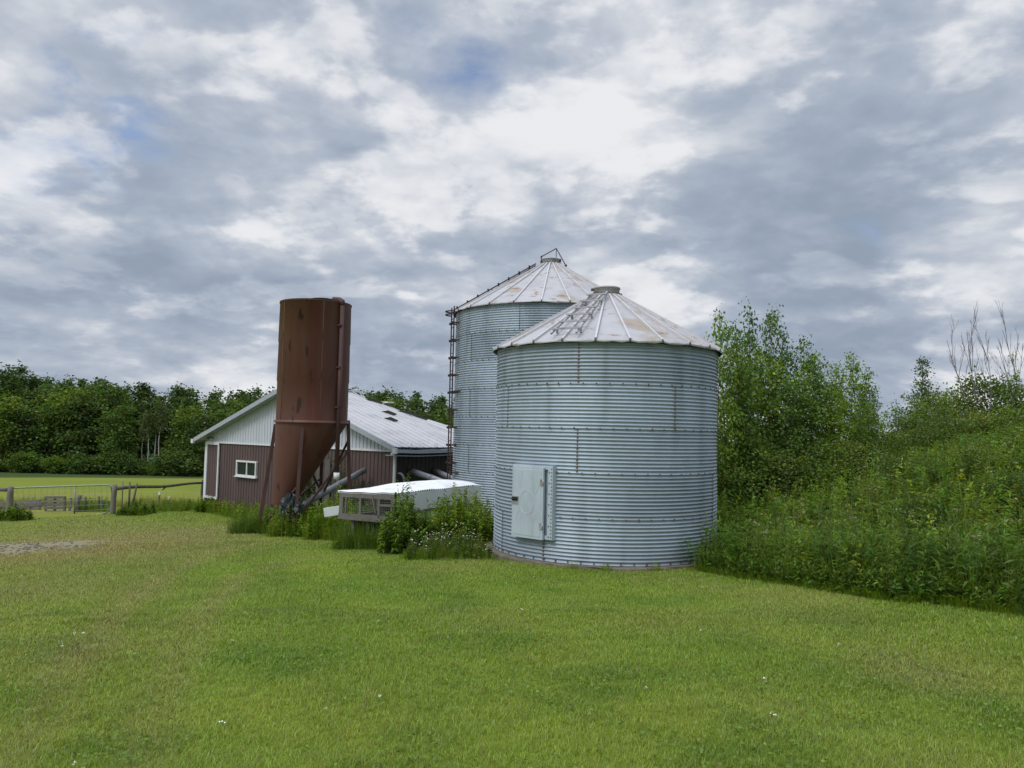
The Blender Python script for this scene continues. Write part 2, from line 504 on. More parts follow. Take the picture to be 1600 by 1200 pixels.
def tree_proto(h, crown, t0, nl, clumps, per, lsz, col, trunk_r, rc=.5, up=.5, lean=0.0, flat=.7, gapp=.0, jit=.25, leaf='farleaf', bark='bark', twig=True, stems=1, cone=False):
    """returns (crown mesh, trunk mesh). crown(t) gives the limb reach as a function of height fraction"""
    W = Leafy(); C = Leafy()
    cents = []
    for sidx in range(stems):
        ang = rng.uniform(0, 6.28); sp = 0 if stems == 1 else rng.uniform(.12, .3)
        hh = h * (1 if sidx == 0 else rng.uniform(.7, .95))
        zz = np.linspace(0, 1, 9)
        wob = np.cumsum(rng.normal(0, .012 * hh, (9, 2)), 0); wob[0] = 0
        tp = np.c_[wob + (zz ** 1.2)[:, None] * np.array([math.cos(ang), math.sin(ang)]) * hh * (sp + lean), zz * hh]
        W.tube(tp, trunk_r * (1 - .9 * zz) ** .9 + .006 * h / 10, 7)
        n_l = nl if sidx == 0 else nl // 2
        for j in range(n_l):
            t = t0 + (1 - t0) * ((j + rng.uniform(0, 1)) / n_l)
            t = min(t, .985)
            base = np.array([np.interp(t, zz, tp[:, q]) for q in range(3)])
            az = j * 2.4 + rng.uniform(-.5, .5)
            if rng.uniform() < gapp: continue
            ln = crown(t) * rng.uniform(.65, 1.15)
            rise = up * rng.uniform(.5, 1.3) * (1.0 if not cone else .4)
            q = np.linspace(0, 1, 5)[:, None]
            dirv = np.array([math.cos(az), math.sin(az), 0])
            lp = base + dirv * ln * q + np.array([0, 0, 1]) * ln * rise * (q ** 1.4) + rng.normal(0, .03 * ln, (5, 3)) * q
            W.tube(lp, np.linspace(trunk_r * .38 * (1 - t * .7), .012 * h / 10, 5), 5)
            nc = max(1, int(round(clumps * (.4 + ln / max(crown(.5), .1)) / 1.4)))
            for _ in range(nc):
                s_ = rng.uniform(.3, 1.05) ** .7
                p = np.array([np.interp(s_, q[:, 0], lp[:, a]) for a in range(3)]) + rng.normal(0, .16 * ln + .03, 3) * np.array([1, 1, .8])
                if twig:
                    b0 = np.array([np.interp(s_ * .85, q[:, 0], lp[:, a]) for a in range(3)])
                    W.tube(np.array([b0, (b0 + p) / 2 + rng.normal(0, .02, 3), p]), [.010 * h / 10, .008 * h / 10, .004 * h / 10], 4)
                cents.append(p)
        cents.append(tp[-1])
    cents = np.array(cents)
    k = len(cents)
    cr = rc * rng.uniform(.6, 1.3, k)
    ctint = 1 + rng.normal(0, .16, (k, 1)); cyel = rng.normal(0, .10, (k, 1))
    idx = np.repeat(np.arange(k), per)
    off = rng.normal(0, 1, (len(idx), 3)) * np.array([1, 1, flat]) * cr[idx][:, None] * .55
    pos = cents[idx] + off
    col_ = cjit(col, len(idx), jit) * ctint[idx] * (1 + np.c_[cyel, cyel * .5, -cyel][idx])
    nrm = rdir(len(idx), -.2, 1)
    d = unit(rdir(len(idx), -.8, .3) + off / (cr[idx][:, None] + 1e-6) * .5)
    sz = lsz * rng.uniform(.6, 1.3, len(idx))
    C.leaves(pos, d, nrm, sz, sz * rng.uniform(.6, .9, len(idx)), col_.clip(.005, .5), .12)
    cm = C.mesh('crown', [M[leaf]])
    TOP[cm.name] = float(np.percentile(np.concatenate(C.V)[:, 2], 99.7))
    return cm, W.mesh('trunk', [M[bark]], True)


def place_tree(name, meshes, loc, label, cat, group=None, rz=0.0, sc=1.0, szz=None, parts=('crown', 'trunk')):
    o = thing(name, loc, label, cat, group)
    o.rotation_euler = (0, 0, rz)
    o.scale = (sc, sc, szz if szz else sc)
    for pn, me in zip(parts, meshes):
        c = bpy.data.objects.new(pn, me); COL.objects.link(c); c.parent = o
    return o

# sky: (pixel direction x, y, width in degrees, amount) of lighter or darker cloud, and of thin blue gaps
SKYB = [(660, 230, 13, .16), (480, 230, 9, .10), (1330, 380, 18, -.12), (1230, 300, 14, -.09), (300, 250, 11, -.10), (150, 490, 11, -.12), (1030, 290, 7, .12), (1500, 390, 6, .26), (60, 270, 8, .18), (1000, 60, 14, .12), (300, 40, 11, .14)]
SKYH = [(680, 95, 6.5, .12), (765, 150, 5, .10), (60, 130, 10, .16), (230, 150, 8, .12)]
SKY_UP, SKY_SUN, SKY_REL, SKY_PUFF, SKY_HEAD, SKY_BASE = 1.6, .9, 1.5, .25, .30, .43
# ------------------------------------------------------------------ light and sky
SUN_EL, SUN_AZ = R_(50), R_(224)      # azimuth clockwise from +Y: behind and to the left
sd = np.array([math.cos(SUN_EL) * math.sin(SUN_AZ), math.cos(SUN_EL) * math.cos(SUN_AZ), math.sin(SUN_EL)])
sl = bpy.data.lights.new('sun', 'SUN'); sl.energy = 1.5; sl.angle = R_(22); sl.color = (1.0, .96, .90)
so = bpy.data.objects.new('sun', sl); COL.objects.link(so)
so.rotation_euler = Vector(sd).to_track_quat('Z', 'Y').to_euler()
so.location = (-30, -30, 60)

world = bpy.data.worlds.new('World'); scene.world = world
world.use_nodes = True
nt = world.node_tree; nt.nodes.clear()
tc = N(nt, 'ShaderNodeTexCoord').outputs['Generated']
sky = N(nt, 'ShaderNodeTexSky', sky_type='NISHITA'); sky.sun_disc = False
sky.sun_elevation = SUN_EL; sky.sun_rotation = SUN_AZ; sky.altitude = 300; sky.air_density = 1.0; sky.dust_density = .6; sky.ozone_density = 2.0


def math_(op, a, b=None, c=None, clamp=False):
    n = N(nt, 'ShaderNodeMath', operation=op); n.use_clamp = clamp
    for i, v in enumerate((a, b, c)):
        if v is None: continue
        if hasattr(v, 'is_output'): L(nt, v, n.inputs[i])
        else: n.inputs[i].default_value = v
    return n.outputs[0]


def mrange(v, a, b, c=0.0, d=1.0, smooth=True):
    n = N(nt, 'ShaderNodeMapRange'); n.interpolation_type = 'SMOOTHSTEP' if smooth else 'LINEAR'
    L(nt, v, n.inputs['Value'])
    for k, q in (('From Min', a), ('From Max', b), ('To Min', c), ('To Max', d)): n.inputs[k].default_value = q
    return n.outputs[0]


sep = N(nt, 'ShaderNodeSeparateXYZ'); L(nt, tc, sep.inputs[0])
zc = math_('MAXIMUM', sep.outputs[2], 0.0)
den = math_('ADD', zc, .55)
cx = math_('DIVIDE', sep.outputs[0], den); cy = math_('DIVIDE', sep.outputs[1], den)
comb = N(nt, 'ShaderNodeCombineXYZ'); L(nt, cx, comb.inputs[0]); L(nt, cy, comb.inputs[1])
L(nt, math_('MULTIPLY', math_('DIVIDE', zc, den), 2.3), comb.inputs[2])


def cloud(off, scale, detail=8, rough=.55, dist=.25):
    mp = N(nt, 'ShaderNodeMapping'); mp.inputs['Location'].default_value = off
    L(nt, comb.outputs[0], mp.inputs['Vector'])
    nz = N(nt, 'ShaderNodeTexNoise'); nz.inputs['Scale'].default_value = scale; nz.inputs['Detail'].default_value = detail
    nz.inputs['Roughness'].default_value = rough; nz.inputs['Distortion'].default_value = dist
    L(nt, mp.outputs[0], nz.inputs['Vector'])
    return nz.outputs['Fac']


def bump_dir(px, py, width):
    """1 near the sky direction that the pixel looks at, falling off with angle (in degrees)"""
    v = ray(px, py); v = v / np.linalg.norm(v)
    n = N(nt, 'ShaderNodeVectorMath', operation='DOT_PRODUCT'); L(nt, tc, n.inputs[0]); n.inputs[1].default_value = v
    return mrange(n.outputs['Value'], math.cos(R_(width)), 1.0)


d1 = cloud((3.1, .4, 0), 3.6, 12, .52, .18)
d2 = cloud((3.09, .42, .075), 3.6, 12, .52, .18)
big = cloud((5.2, 1.7, 2.0), 2.0, 5, .5, .2)
mid = cloud((2.2, 4.7, 1.0), 8.0, 10, .56, .25)


def billow(off, scale):
    n = cloud(off, scale, 3, .5, .2)
    return math_('MULTIPLY', math_('ABSOLUTE', math_('SUBTRACT', n, .5)), 2.0)


puff = math_('ADD', billow((.3, 7.7, 3.1), 6.5), math_('MULTIPLY', billow((8.3, 1.7, 5.1), 15), .55))
relief = math_('MULTIPLY', math_('SUBTRACT', d1, d2), SKY_REL)
shade = math_('ADD', math_('ADD', SKY_BASE, relief), math_('MULTIPLY', math_('SUBTRACT', big, .5), 1.15))
shade = math_('ADD', shade, math_('MULTIPLY', math_('SUBTRACT', mid, .5), .42))
shade = math_('ADD', shade, math_('MULTIPLY', math_('SUBTRACT', puff, .24), SKY_PUFF))
# crisp sunlit heads: hard edge on the upper side, fading out downwards
h1 = cloud((6.3, 2.9, 4.4), 4.2, 12, .52, .15)
h2 = cloud((6.28, 2.92, 4.52), 4.2, 12, .52, .15)
head = math_('MULTIPLY', mrange(h1, .47, .555), mrange(math_('SUBTRACT', h1, h2), -.02, .11))
k1 = cloud((1.3, 6.9, 7.4), 9.0, 12, .54, .15)
k2 = cloud((1.29, 6.91, 7.47), 9.0, 12, .54, .15)
head2 = math_('MULTIPLY', mrange(k1, .46, .56), mrange(math_('SUBTRACT', k1, k2), -.02, .11))
shade = math_('ADD', shade, math_('MULTIPLY', math_('ADD', head, math_('MULTIPLY', head2, .32)), SKY_HEAD))
for px, py, wd, amt in SKYB:
    shade = math_('ADD', shade, math_('MULTIPLY', bump_dir(px, py, wd), amt))
cov = math_('ADD', math_('MULTIPLY', d1, .75), math_('MULTIPLY', mid, .45))
cov = math_('ADD', cov, .08)
cov = math_('ADD', cov, mrange(sep.outputs[2], .30, .05, 0.0, .14))
for px, py, wd, amt in SKYH:
    cov = math_('SUBTRACT', cov, math_('MULTIPLY', math_('MULTIPLY', bump_dir(px, py, wd), mrange(mid, .36, .62, .25, 1.5)), amt))
cmask = mrange(cov, .28, .60)
ramp = N(nt, 'ShaderNodeValToRGB'); L(nt, shade, ramp.inputs[0])
cr = ramp.color_ramp
cr.interpolation = 'B_SPLINE'
cr.elements[0].position = .0; cr.elements[0].color = (.275, .34, .435, 1)
cr.elements[1].position = 1.0; cr.elements[1].color = (.84, .85, .875, 1)
for ps, cc in ((.25, (.355, .415, .51)), (.45, (.425, .48, .575)), (.62, (.56, .60, .67)), (.80, (.74, .76, .80))):
    e = cr.elements.new(ps); e.color = rgba(cc)
skyc = mixc(nt, 1.0, sky.outputs[0], (.15, .145, .15), 'MULTIPLY')
csky = mixc(nt, cmask, skyc, ramp.outputs[0])
# gain added to the unseen sky overhead and round the sun, to light the ground
sdv = N(nt, 'ShaderNodeVectorMath', operation='DOT_PRODUCT'); L(nt, tc, sdv.inputs[0]); sdv.inputs[1].default_value = sd
up_ = mrange(sep.outputs[2], .58, .95, 0.0, SKY_UP)
ns = mrange(sdv.outputs['Value'], .55, 1.0, 0.0, SKY_SUN)
gain = math_('ADD', math_('ADD', 1.0, up_), ns)
vm = N(nt, 'ShaderNodeVectorMath', operation='SCALE'); L(nt, csky, vm.inputs[0]); L(nt, gain, vm.inputs['Scale'])
bg = N(nt, 'ShaderNodeBackground'); L(nt, vm.outputs[0], bg.inputs['Color']); bg.inputs['Strength'].default_value = 1.0
wo = N(nt, 'ShaderNodeOutputWorld'); L(nt, bg.outputs[0], wo.inputs['Surface'])
scene.view_settings.view_transform = 'Standard'
scene.view_settings.look = 'None'
scene.view_settings.exposure = 0.0
scene.view_settings.gamma = 1.0
scene.cycles.max_bounces = 8
scene.cycles.transparent_max_bounces = 8
scene.cycles.use_denoising = True

# ------------------------------------------------------------------ key places
C1 = np.array([1.96, 16.13]); RA1 = 2.27; Z1 = -.72
C2 = np.array([1.15, 24.17]); RA2 = 2.94; Z2 = 3.63 + 1.65 - 8 * .8128
BANK_EDGE = [hit(1040, 884)[:2], hit(1092, 890)[:2], hit(1140, 900)[:2], hit(1200, 908)[:2], hit(1300, 924)[:2], hit(1380, 936)[:2], hit(1470, 942)[:2], hit(1600, 958)[:2], np.array([8.0, 5.5]), np.array([13, 3.0])]
BANK = [tuple(p) for p in BANK_EDGE] + [(40, 0), (45, 40), (4.5, 40), (4.0, 18.0), (2.6, 18.6), (3.2, 15.2)]
GATE_L, GATE_R = hit(17, 812), hit(178, 803)
BO = P(620, 700, 26.0)[:2]                        # barn: front right corner on plan
GD = np.array([-.766, .643]); SD = np.array([.643, .766]); BW, BL = 12.46, 14.0
BN = np.array([-SD[0], -SD[1]])                   # gable looks this way
COOP_FL, COOP_FR = P(531.5, 770, 18.0)[:2], P(617, 770, 17.75)[:2]
COOP_D = np.array([.40, .917]) * 3.65
DRY = [(hit(40, 862)[:2], 3.4), (hit(150, 835)[:2], 4.0), (hit(70, 815)[:2], 2.5), (hit(230, 860)[:2], 3.2), (hit(20, 920)[:2], 2.2), (hit(330, 830)[:2], 3.0), (hit(120, 1010)[:2], 1.4), (hit(1450, 1058)[:2], .55), (hit(690, 885)[:2], 1.0), (hit(1250, 935)[:2], .8), (hit(1000, 900)[:2], .9)]
DRYA = [1.0, .75, .6, .7, .5, .45, .35, .75, .45, .5, .3]
GRAVEL = [(hit(25, 858)[:2], 1.5), (hit(85, 848)[:2], .7), (hit(-60, 862)[:2], 2.2)]


TRACKS = [[hit(px, py)[:2] for px, py in pl] for pl in (((20, 1195), (110, 1050), (190, 950), (270, 890), (360, 855), (460, 845)), ((215, 1195), (270, 1050), (315, 960), (380, 900), (470, 872), (600, 866)))]


def poly_dist(x, y, pl):
    best = np.full(np.shape(x), 1e9)
    for a, b in zip(pl[:-1], pl[1:]):
        d = b - a; t = np.clip(((x - a[0]) * d[0] + (y - a[1]) * d[1]) / d.dot(d), 0, 1)
        best = np.minimum(best, np.hypot(x - a[0] - t * d[0], y - a[1] - t * d[1]))
    return best


def lawn_dry(x, y):
    d = .34 * fbm(x, y, .35, 3) + .30 * fbm(x, y, 1.3, 9) - .31
    for (c, r), a in zip(DRY, DRYA):
        d = d + a * .5 * np.exp(-((x - c[0]) ** 2 + ((y - c[1]) * .8) ** 2) / (r * r))
    for pl in TRACKS:                      # worn wheel tracks curving up the left side
        d = d + .34 * np.exp(-(poly_dist(x, y, pl) / .22) ** 2) * (.4 + fbm(x, y, .9, 21))
    return np.clip(d, 0, 1)


def gravel_m(x, y):
    g = 0
    for c, r in GRAVEL:
        g = g + np.exp(-(((x - c[0]) / (1.5 * r)) ** 2 + ((y - c[1]) / r) ** 2))
    return np.clip(g * 1.6 * (.1 + fbm(x, y, 1.6, 31)) - .62, 0, .85)


G_GREEN = np.array([.156, .256, .018]); G_LUSH = np.array([.104, .200, .013]); G_YEL = np.array([.246, .306, .036]); G_DRY = np.array([.30, .265, .10])


def lawn_col(x, y):
    n = fbm(x, y, .55, 5)[..., None]; n2 = fbm(x, y, 1.7, 15)[..., None]
    c = G_GREEN * (1 - n) + G_YEL * n
    c = c + (G_LUSH - c) * sstep(.40, .86, n2) * .7
    mow = np.sin((x * .93 + y * .37) * 2 * np.pi / 1.9 + 1.6 * fbm(x, y, .25, 70))[..., None]
    c = c * (1 + .07 * sstep(-.6, .6, mow) - .035)
    d = lawn_dry(x, y)[..., None]
    return c + (G_DRY - c) * np.clip(d * 1.1, 0, .9)


def fence_side(x, y):
    """> 0 beyond the line gate - barn corner"""
    a = GATE_L[:2]; b = P(317, 785, 34.3)[:2]
    d = b - a
    return (d[0] * (y - a[1]) - d[1] * (x - a[0])) / np.hypot(*d)


# ------------------------------------------------------------------ ground
def axis(lo, hi, c, fine, n):
    u = np.linspace(-1, 1, n)
    k = 5.2
    s = np.sinh(k * u) / math.sinh(k)
    return np.where(s < 0, c + s * (c - lo), c + s * (hi - c))


gx = axis(-700, 700, -1, .2, 300)
gy = axis(-260, 1000, 12, .2, 320)
X, Y = np.meshgrid(gx, gy)
Z = gz(X, Y)
near = np.exp(-((X / 30) ** 2 + ((Y - 15) / 30) ** 2))
Z = Z + near * .05 * (fbm(X, Y, .8, 41) - .5)
fs = fence_side(X, Y)
gcol = lawn_col(X, Y) * .66
fieldm = sstep(-.3, .6, fs) * (X < -5)
fn = fbm(X * .35, Y, .09, 77)[..., None]; fn2 = fbm(X, Y, .6, 79)[..., None]
fcol = np.array([.130, .190, .016]) * (1 - fn) + np.array([.235, .225, .042]) * fn
fcol = fcol * (.80 + .4 * fn2)
gcol = gcol + (fcol - gcol) * fieldm[..., None]
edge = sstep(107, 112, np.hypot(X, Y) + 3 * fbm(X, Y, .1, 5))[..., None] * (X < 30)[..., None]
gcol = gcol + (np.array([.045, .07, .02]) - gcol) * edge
bk = inpoly(X, Y, BANK)[..., None] | ((X > 4.5) & (Y > 24))[..., None]
gcol = np.where(bk, np.array([.045, .06, .018]), gcol)
gv = gravel_m(X, Y)[..., None] * (1 - fieldm[..., None])
gcol = gcol + (np.array([.25, .22, .15]) - gcol) * gv
ny, nx = X.shape
idx = np.arange(ny * nx).reshape(ny, nx)
Fq = np.stack([idx[:-1, :-1], idx[:-1, 1:], idx[1:, 1:], idx[1:, :-1]], -1).reshape(-1, 4)
M['ground'] = pm('turf', (0, 0, 0), [((.05, .075, .018), 14, .45, .75, (1, 1, 1), .45), ((.20, .19, .07), 5, .55, .8, (1, 1, 1), .25)], .95, bump=.5, bscale=12, spec=.1, vcol=True)
go = bpy.data.objects.new('ground', npmesh('ground', np.stack([X, Y, Z], -1).reshape(-1, 3), [Fq], gcol.reshape(-1, 3), [M['ground']], None, True))
put(go); tag(go, 'mown green lawn sloping down to a yellow green field, with dry patches', 'ground', kind='structure')


M['darkedge'] = pm('sheet_lap', (.40, .43, .46), [((.24, .15, .09), 8, .5, .7, (1, 1, .4), .6)], .6, .3)
M['galvwall'] = M['galv'].copy(); M['galvwall'].name = 'galvanised_wall_sheet'
_nt = M['galvwall'].node_tree
_bs = [n for n in _nt.nodes if n.type == 'BSDF_PRINCIPLED'][0]
_src = _bs.inputs['Base Color'].links[0].from_socket
_at = N(_nt, 'ShaderNodeAttribute', attribute_name='Col')
_nt.links.new(mixc(_nt, 1.0, _src, _at.outputs['Color'], 'MULTIPLY'), _bs.inputs['Base Color'])
M['seam'] = pm('roof_seam', (.54, .53, .54), [((.40, .34, .29), 4, .55, .7, (1, 1, 1), .7)], .5, .1)
M['rustwash'] = pm('rusty_washer', (.30, .15, .075), [((.14, .06, .035), 20, .4, .65, (1, 1, 1), .7)], .9)
# ------------------------------------------------------------------ grain bins
def corrugated_bin(name, c, R, rings, zb, roof_deg, label, cam_az_of, seams, front, parent_extra=None):
    root = thing(name, (c[0], c[1], zb), label, 'grain bin', 'corrugated steel grain bins')
    tc_ = -np.array(c) / np.hypot(*c); rv = np.array([-tc_[1], tc_[0]])

    def at(azd, r, z):
        a = R_(azd)
        p = np.array(c) + r * (math.cos(a) * tc_ + math.sin(a) * rv)
        return np.array([p[0], p[1], z])

    def frame(azd):
        a = R_(azd)
        n_ = math.cos(a) * tc_ + math.sin(a) * rv
        t_ = -math.sin(a) * tc_ + math.cos(a) * rv
        return np.array([t_[0], t_[1], 0]), np.array([n_[0], n_[1], 0]), np.array([0, 0, 1.0])

    PITCHW = .8128 / 12
    H = rings * .8128
    rows = rings * 12 * 8
    seg = 160
    zz = np.linspace(0, H, rows + 1)
    amp = .0145
    rr = R + amp * np.cos(2 * np.pi * zz / PITCHW)
    rr = rr + .003 * (np.floor(zz / .8128) % 2)
    th = np.arange(seg) * 2 * np.pi / seg
    dent = .006 * (fbm(np.repeat(zz, seg).reshape(-1, seg) * .9, np.tile(th * 3, (rows + 1, 1)), 1.0, 3) - .5)
    RR = rr[:, None] + dent
    V = np.stack([c[0] + RR * np.cos(th), c[1] + RR * np.sin(th), np.broadcast_to(zb + zz[:, None], RR.shape)], -1).reshape(-1, 3)
    i = np.arange(rows)[:, None] * seg; k = np.arange(seg)[None]; k2 = (k + 1) % seg
    F4 = np.stack([i + k, i + k2, i + seg + k2, i + seg + k], -1).reshape(-1, 4)
    # bolts and rusty washers are fixed into the sheets: same mesh
    bx = MB()

    def bolt(azd, z, s=.024, rust=0.0):
        X_, N_, U_ = frame(azd)
        p = at(azd, R + amp + .004, z)
        if rust:
            bx.box(p - N_ * .006 - U_ * .006, (s * 1.9 * rust, .006, s * 2.0), (X_, N_, U_), 2)
        bx.box(p, (s, .018, s), (X_, N_, U_), 1)
    dth = 360 / round(2 * math.pi * R / .238)
    for r in range(0, rings + 1):
        z = zb + r * .8128 + (.0 if 0 < r < rings else (.03 if r == 0 else -.03))
        a = -100
        while a < 100:
            if not (front and r in (1, 2) and False):
                if not (front and -61 < a < -26 and r == 1):
                    bolt(a + 2.0 * (r % 2), z, .023, 0.0 if random.random() < .8 else .6)
            a += dth
    for r, azs in seams.items():             # r counts rings from the top
        for azd in azs:
            z0 = zb + (rings - r) * .8128
            rus = .9 if (front and abs(azd) < 40) else .35
            X_, N_, U_ = frame(azd)
            for q in range(12):
                bolt(azd, z0 + (q + .5) * PITCHW + .0, .017, rus * random.uniform(.5, 1.3))
            nq = 96                           # lapped edge of the sheet
            ez = np.linspace(z0, z0 + .8128, nq)
            er = R + amp * np.cos(2 * np.pi * (ez - zb) / PITCHW) + .006
            vs = []
            for q in range(nq):
                vs.append(at(azd + .16, er[q], ez[q])); vs.append(at(azd - .16, er[q], ez[q]))
            bx.add(vs, [(2 * q, 2 * q + 1, 2 * q + 3, 2 * q + 2) for q in range(nq - 1)], 3)
    # every rolled sheet weathered a little differently
    ring_i = np.clip((zz / .8128).astype(int), 0, rings - 1)
    azv = np.degrees(np.arctan2(np.cos(th) * rv[0] + np.sin(th) * rv[1], np.cos(th) * tc_[0] + np.sin(th) * tc_[1]))
    tint = np.ones((rows + 1, seg))
    for q in range(rings):
        sm_ = sorted(seams.get(rings - q, [0]))
        cell = np.searchsorted(np.array(sm_), azv)
        val = np.array([random.uniform(.86, 1.08) for _ in range(len(sm_) + 1)])
        tint[ring_i == q] = val[cell][None]
    tint = tint * (1 - .20 * sstep(.55, .8, fbm(np.broadcast_to(azv / 9, tint.shape), np.broadcast_to(zz[:, None] * .35, tint.shape), 1.0, 12)))
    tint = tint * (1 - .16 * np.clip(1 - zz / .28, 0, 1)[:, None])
    BV = np.array(bx.v)
    wcol = np.repeat(np.r_[tint.ravel(), np.ones(len(BV))][:, None], 3, 1)
    bq = np.array([f for f in bx.f], int) + len(V)
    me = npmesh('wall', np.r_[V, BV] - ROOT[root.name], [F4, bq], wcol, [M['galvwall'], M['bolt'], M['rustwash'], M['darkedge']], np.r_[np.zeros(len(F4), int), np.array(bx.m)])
    sm = np.zeros(len(F4) + len(bq), bool); sm[:len(F4)] = True
    me.polygons.foreach_set('use_smooth', sm)
    put(bpy.data.objects.new('wall', me), root)
    # roof: 24 panels, raised seams, eave lip
    zt = zb + H
    Re, Rc = R + .10, .27
    tan = math.tan(R_(roof_deg))
    ze = zt - .02
    zr = lambda r: ze + (Re - r) * tan
    rf = MB()
    npan = 24
    sub = 4
    prof = [(Re, ze - .035), (Re + .012, ze - .01), (Re, ze)] + [(Re + (Rc - Re) * q / 10, zr(Re + (Rc - Re) * q / 10)) for q in range(1, 11)]
    n = npan * sub
    vs = []
    for (r, z) in prof:
        for q in range(n):
            a = -7.5 + 360 * q / n
            sag = -.012 * math.sin(math.pi * ((q % sub) / sub)) + random.uniform(-.004, .004)
            lip = random.uniform(-.012, .012) if z <= ze + .001 else 0
            vs.append(at(a + 3, r + lip * .5, z + sag + lip))
    fsx = []
    for j in range(len(prof) - 1):
        for q in range(n):
            a_ = j * n + q; b_ = j * n + (q + 1) % n
            fsx.append((a_, b_, b_ + n, a_ + n))
    rf.add(vs, fsx, 0, True)
    rf.add([at(3 + 360 * q / 48, R - .01, zt - .02) for q in range(48)] + [at(3 + 360 * q / 48, Re, ze - .034) for q in range(48)], [(q, (q + 1) % 48, 48 + (q + 1) % 48, 48 + q) for q in range(48)], 1)
    for q in range(npan):
        a = -4.5 + 15 * q
        X_, N_, U_ = frame(a)
        p0 = at(a, Re + .005, zr(Re) + .012); p1 = at(a, Rc + .02, zr(Rc) + .012)
        rf.beam(p0, p1, .036, .05, np.cross(X_, p1 - p0), 3)
        rf.box(at(a, Re + .005, ze - .012), (.035, .03, .045), (X_, N_, U_), 2)
        rf.box(at(a, Rc + .045, zr(Rc) + .035), (.03, .03, .03), (X_, N_, U_), 2)
    o = rf.build('roof', [M['galvroof'], M['dark'], M['bolt'], M['seam']], root)
    o['label'] = 'conical roof of pale sheet panels with rusty patches' if not front else 'conical pale roof with raised seams and a rusty eave'
    cp = MB()
    zc_ = zr(Rc) - .02
    cp.ring_profile((c[0], c[1]), [(Rc + .0, zc_), (Rc + .0, zc_ + .17), (Rc + .02, zc_ + .175), (Rc + .02, zc_ + .20), (Rc - .01, zc_ + .215), (.02, zc_ + .24)], 40, 0)
    cp.disc(c, .03, zc_ + .24, 40)
    if front:
        X_, N_, U_ = frame(-80)
        cp.box(at(-80, Rc + .03, zc_ + .16), (.06, .06, .05), (X_, N_, U_), 1)
    o = cp.build('roof_cap', [M['galvroof'], M['bolt']], root)
    return root, at, frame, zr, Re, Rc, zc_, zt


s1 = {1: [-12.4, 77.6], 2: [-56, 34], 3: [-12.4, 77.6], 4: [66], 5: [66, -28.6, -59.4]}
b1, at1, fr1, zr1, Re1, Rc1, zc1, zt1 = corrugated_bin('grain_bin', C1, RA1, 5, Z1, 29.5, 'shorter corrugated steel grain bin nearest the camera with a square sheet door', None, s1, True)
s2 = {1: [-16.7], 2: [-50.6, 20], 3: [-16.7], 4: [-50.6, 20], 5: [-16.7], 6: [-50.6], 7: [-16.7], 8: [-50.6]}
b2, at2, fr2, zr2, Re2, Rc2, zc2, zt2 = corrugated_bin('grain_bin', C2, RA2, 8, Z2, 31.0, 'taller corrugated steel grain bin standing behind with a caged side ladder', None, s2, False)
b2['label'] = 'taller corrugated steel grain bin standing behind, with a dark ladder on its left side'
# concrete pads
for root, c, R, zb in ((b1, C1, RA1 + .17, Z1), (b2, C2, RA2 + .15, Z2)):
    f = MB()
    n = 72
    prof = [(R - .8, zb - .0), (R - .02, zb - .012), (R, zb - .03), (R + .01, zb - .5)]
    vs = []
    for (r, z) in prof:
        for q in range(n):
            a = 2 * math.pi * q / n
            w = random.uniform(-.02, .02) if r > R - .1 else 0
            vs.append((c[0] + (r + w) * math.cos(a), c[1] + (r + w) * math.sin(a), z + w * .3))
    f.add(vs, [(j * n + q, j * n + (q + 1) % n, (j + 1) * n + (q + 1) % n, (j + 1) * n + q) for j in range(3) for q in range(n)], 0)
    f.build('foundation', M['concrete'], root)

# door of the front bin
dz0, dz1 = Z1 + .40, Z1 + 1.73


def proj(p):
    d = np.asarray(p) - EYE
    return 800 + F * d.dot(RT) / d.dot(FW), 600 - F * d.dot(UP) / d.dot(FW)


best = None
for a_ in np.arange(-50, -25, .5):
    for w_ in np.arange(.38, .66, .02):
        X_, N_, U_ = fr1(a_)
        p_ = at1(a_, RA1 + .035, Z1 + 1.0)
        e_ = abs(proj(p_ - X_ * w_)[0] - 804) + abs(proj(p_ + X_ * w_)[0] - 863)
        if best is None or e_ < best[0]: best = (e_, a_, w_)
_, AZD, W2 = best
print('DOOR', best)
Xd, Nd, Ud = fr1(AZD)
pc = at1(AZD, RA1 + .012, 0)
fr = MB()
for sx in (-1, 1):
    fr.box(pc + Xd * sx * (W2 - .035) + Ud * (dz0 + dz1) / 2, (.11, .10, dz1 - dz0), (Xd, Nd, Ud))
fr.box(pc + Ud * (dz1 - .03) - Nd * .01, (2 * W2, .10, .07), (Xd, Nd, Ud))
fr.box(pc + Ud * (dz0 + .03) - Nd * .01, (2 * W2, .10, .07), (Xd, Nd, Ud))
fr.box(pc + Ud * (dz0 + dz1) / 2 - Nd * .03, (2 * W2 - .1, .05, dz1 - dz0 - .05), (Xd, Nd, Ud))
for sx in (-1, 1):                       # side returns down to the curved sheet
    fr.box(pc + Xd * sx * (W2 + .008) - Nd * .08 + Ud * (dz0 + dz1) / 2, (.02, .20, dz1 - dz0 + .02), (Xd, Nd, Ud))
for q in range(20):
    z = dz0 + .05 + q * (dz1 - dz0 - .1) / 19
    fr.box(pc + Xd * (W2 - .005) + Nd * .055 + Ud * z, (.015, .012, .02), (Xd, Nd, Ud), 1)
    if q % 3 == 0: fr.box(pc + Xd * (W2 - .06) + Nd * .055 + Ud * z, (.016, .012, .02), (Xd, Nd, Ud), 1)
    fr.box(pc - Xd * (W2 - .005) + Nd * .055 + Ud * z, (.018, .014, .022), (Xd, Nd, Ud), 1)
M['doorsheet'] = pm('door_sheet', (.50, .57, .63), [((.38, .43, .47), 2.2, .4, .7, (1, 1, .5), .7), ((.30, .24, .19), 5, .62, .72, (1, 1, .3), .5)], .5, .3, spec=.5)
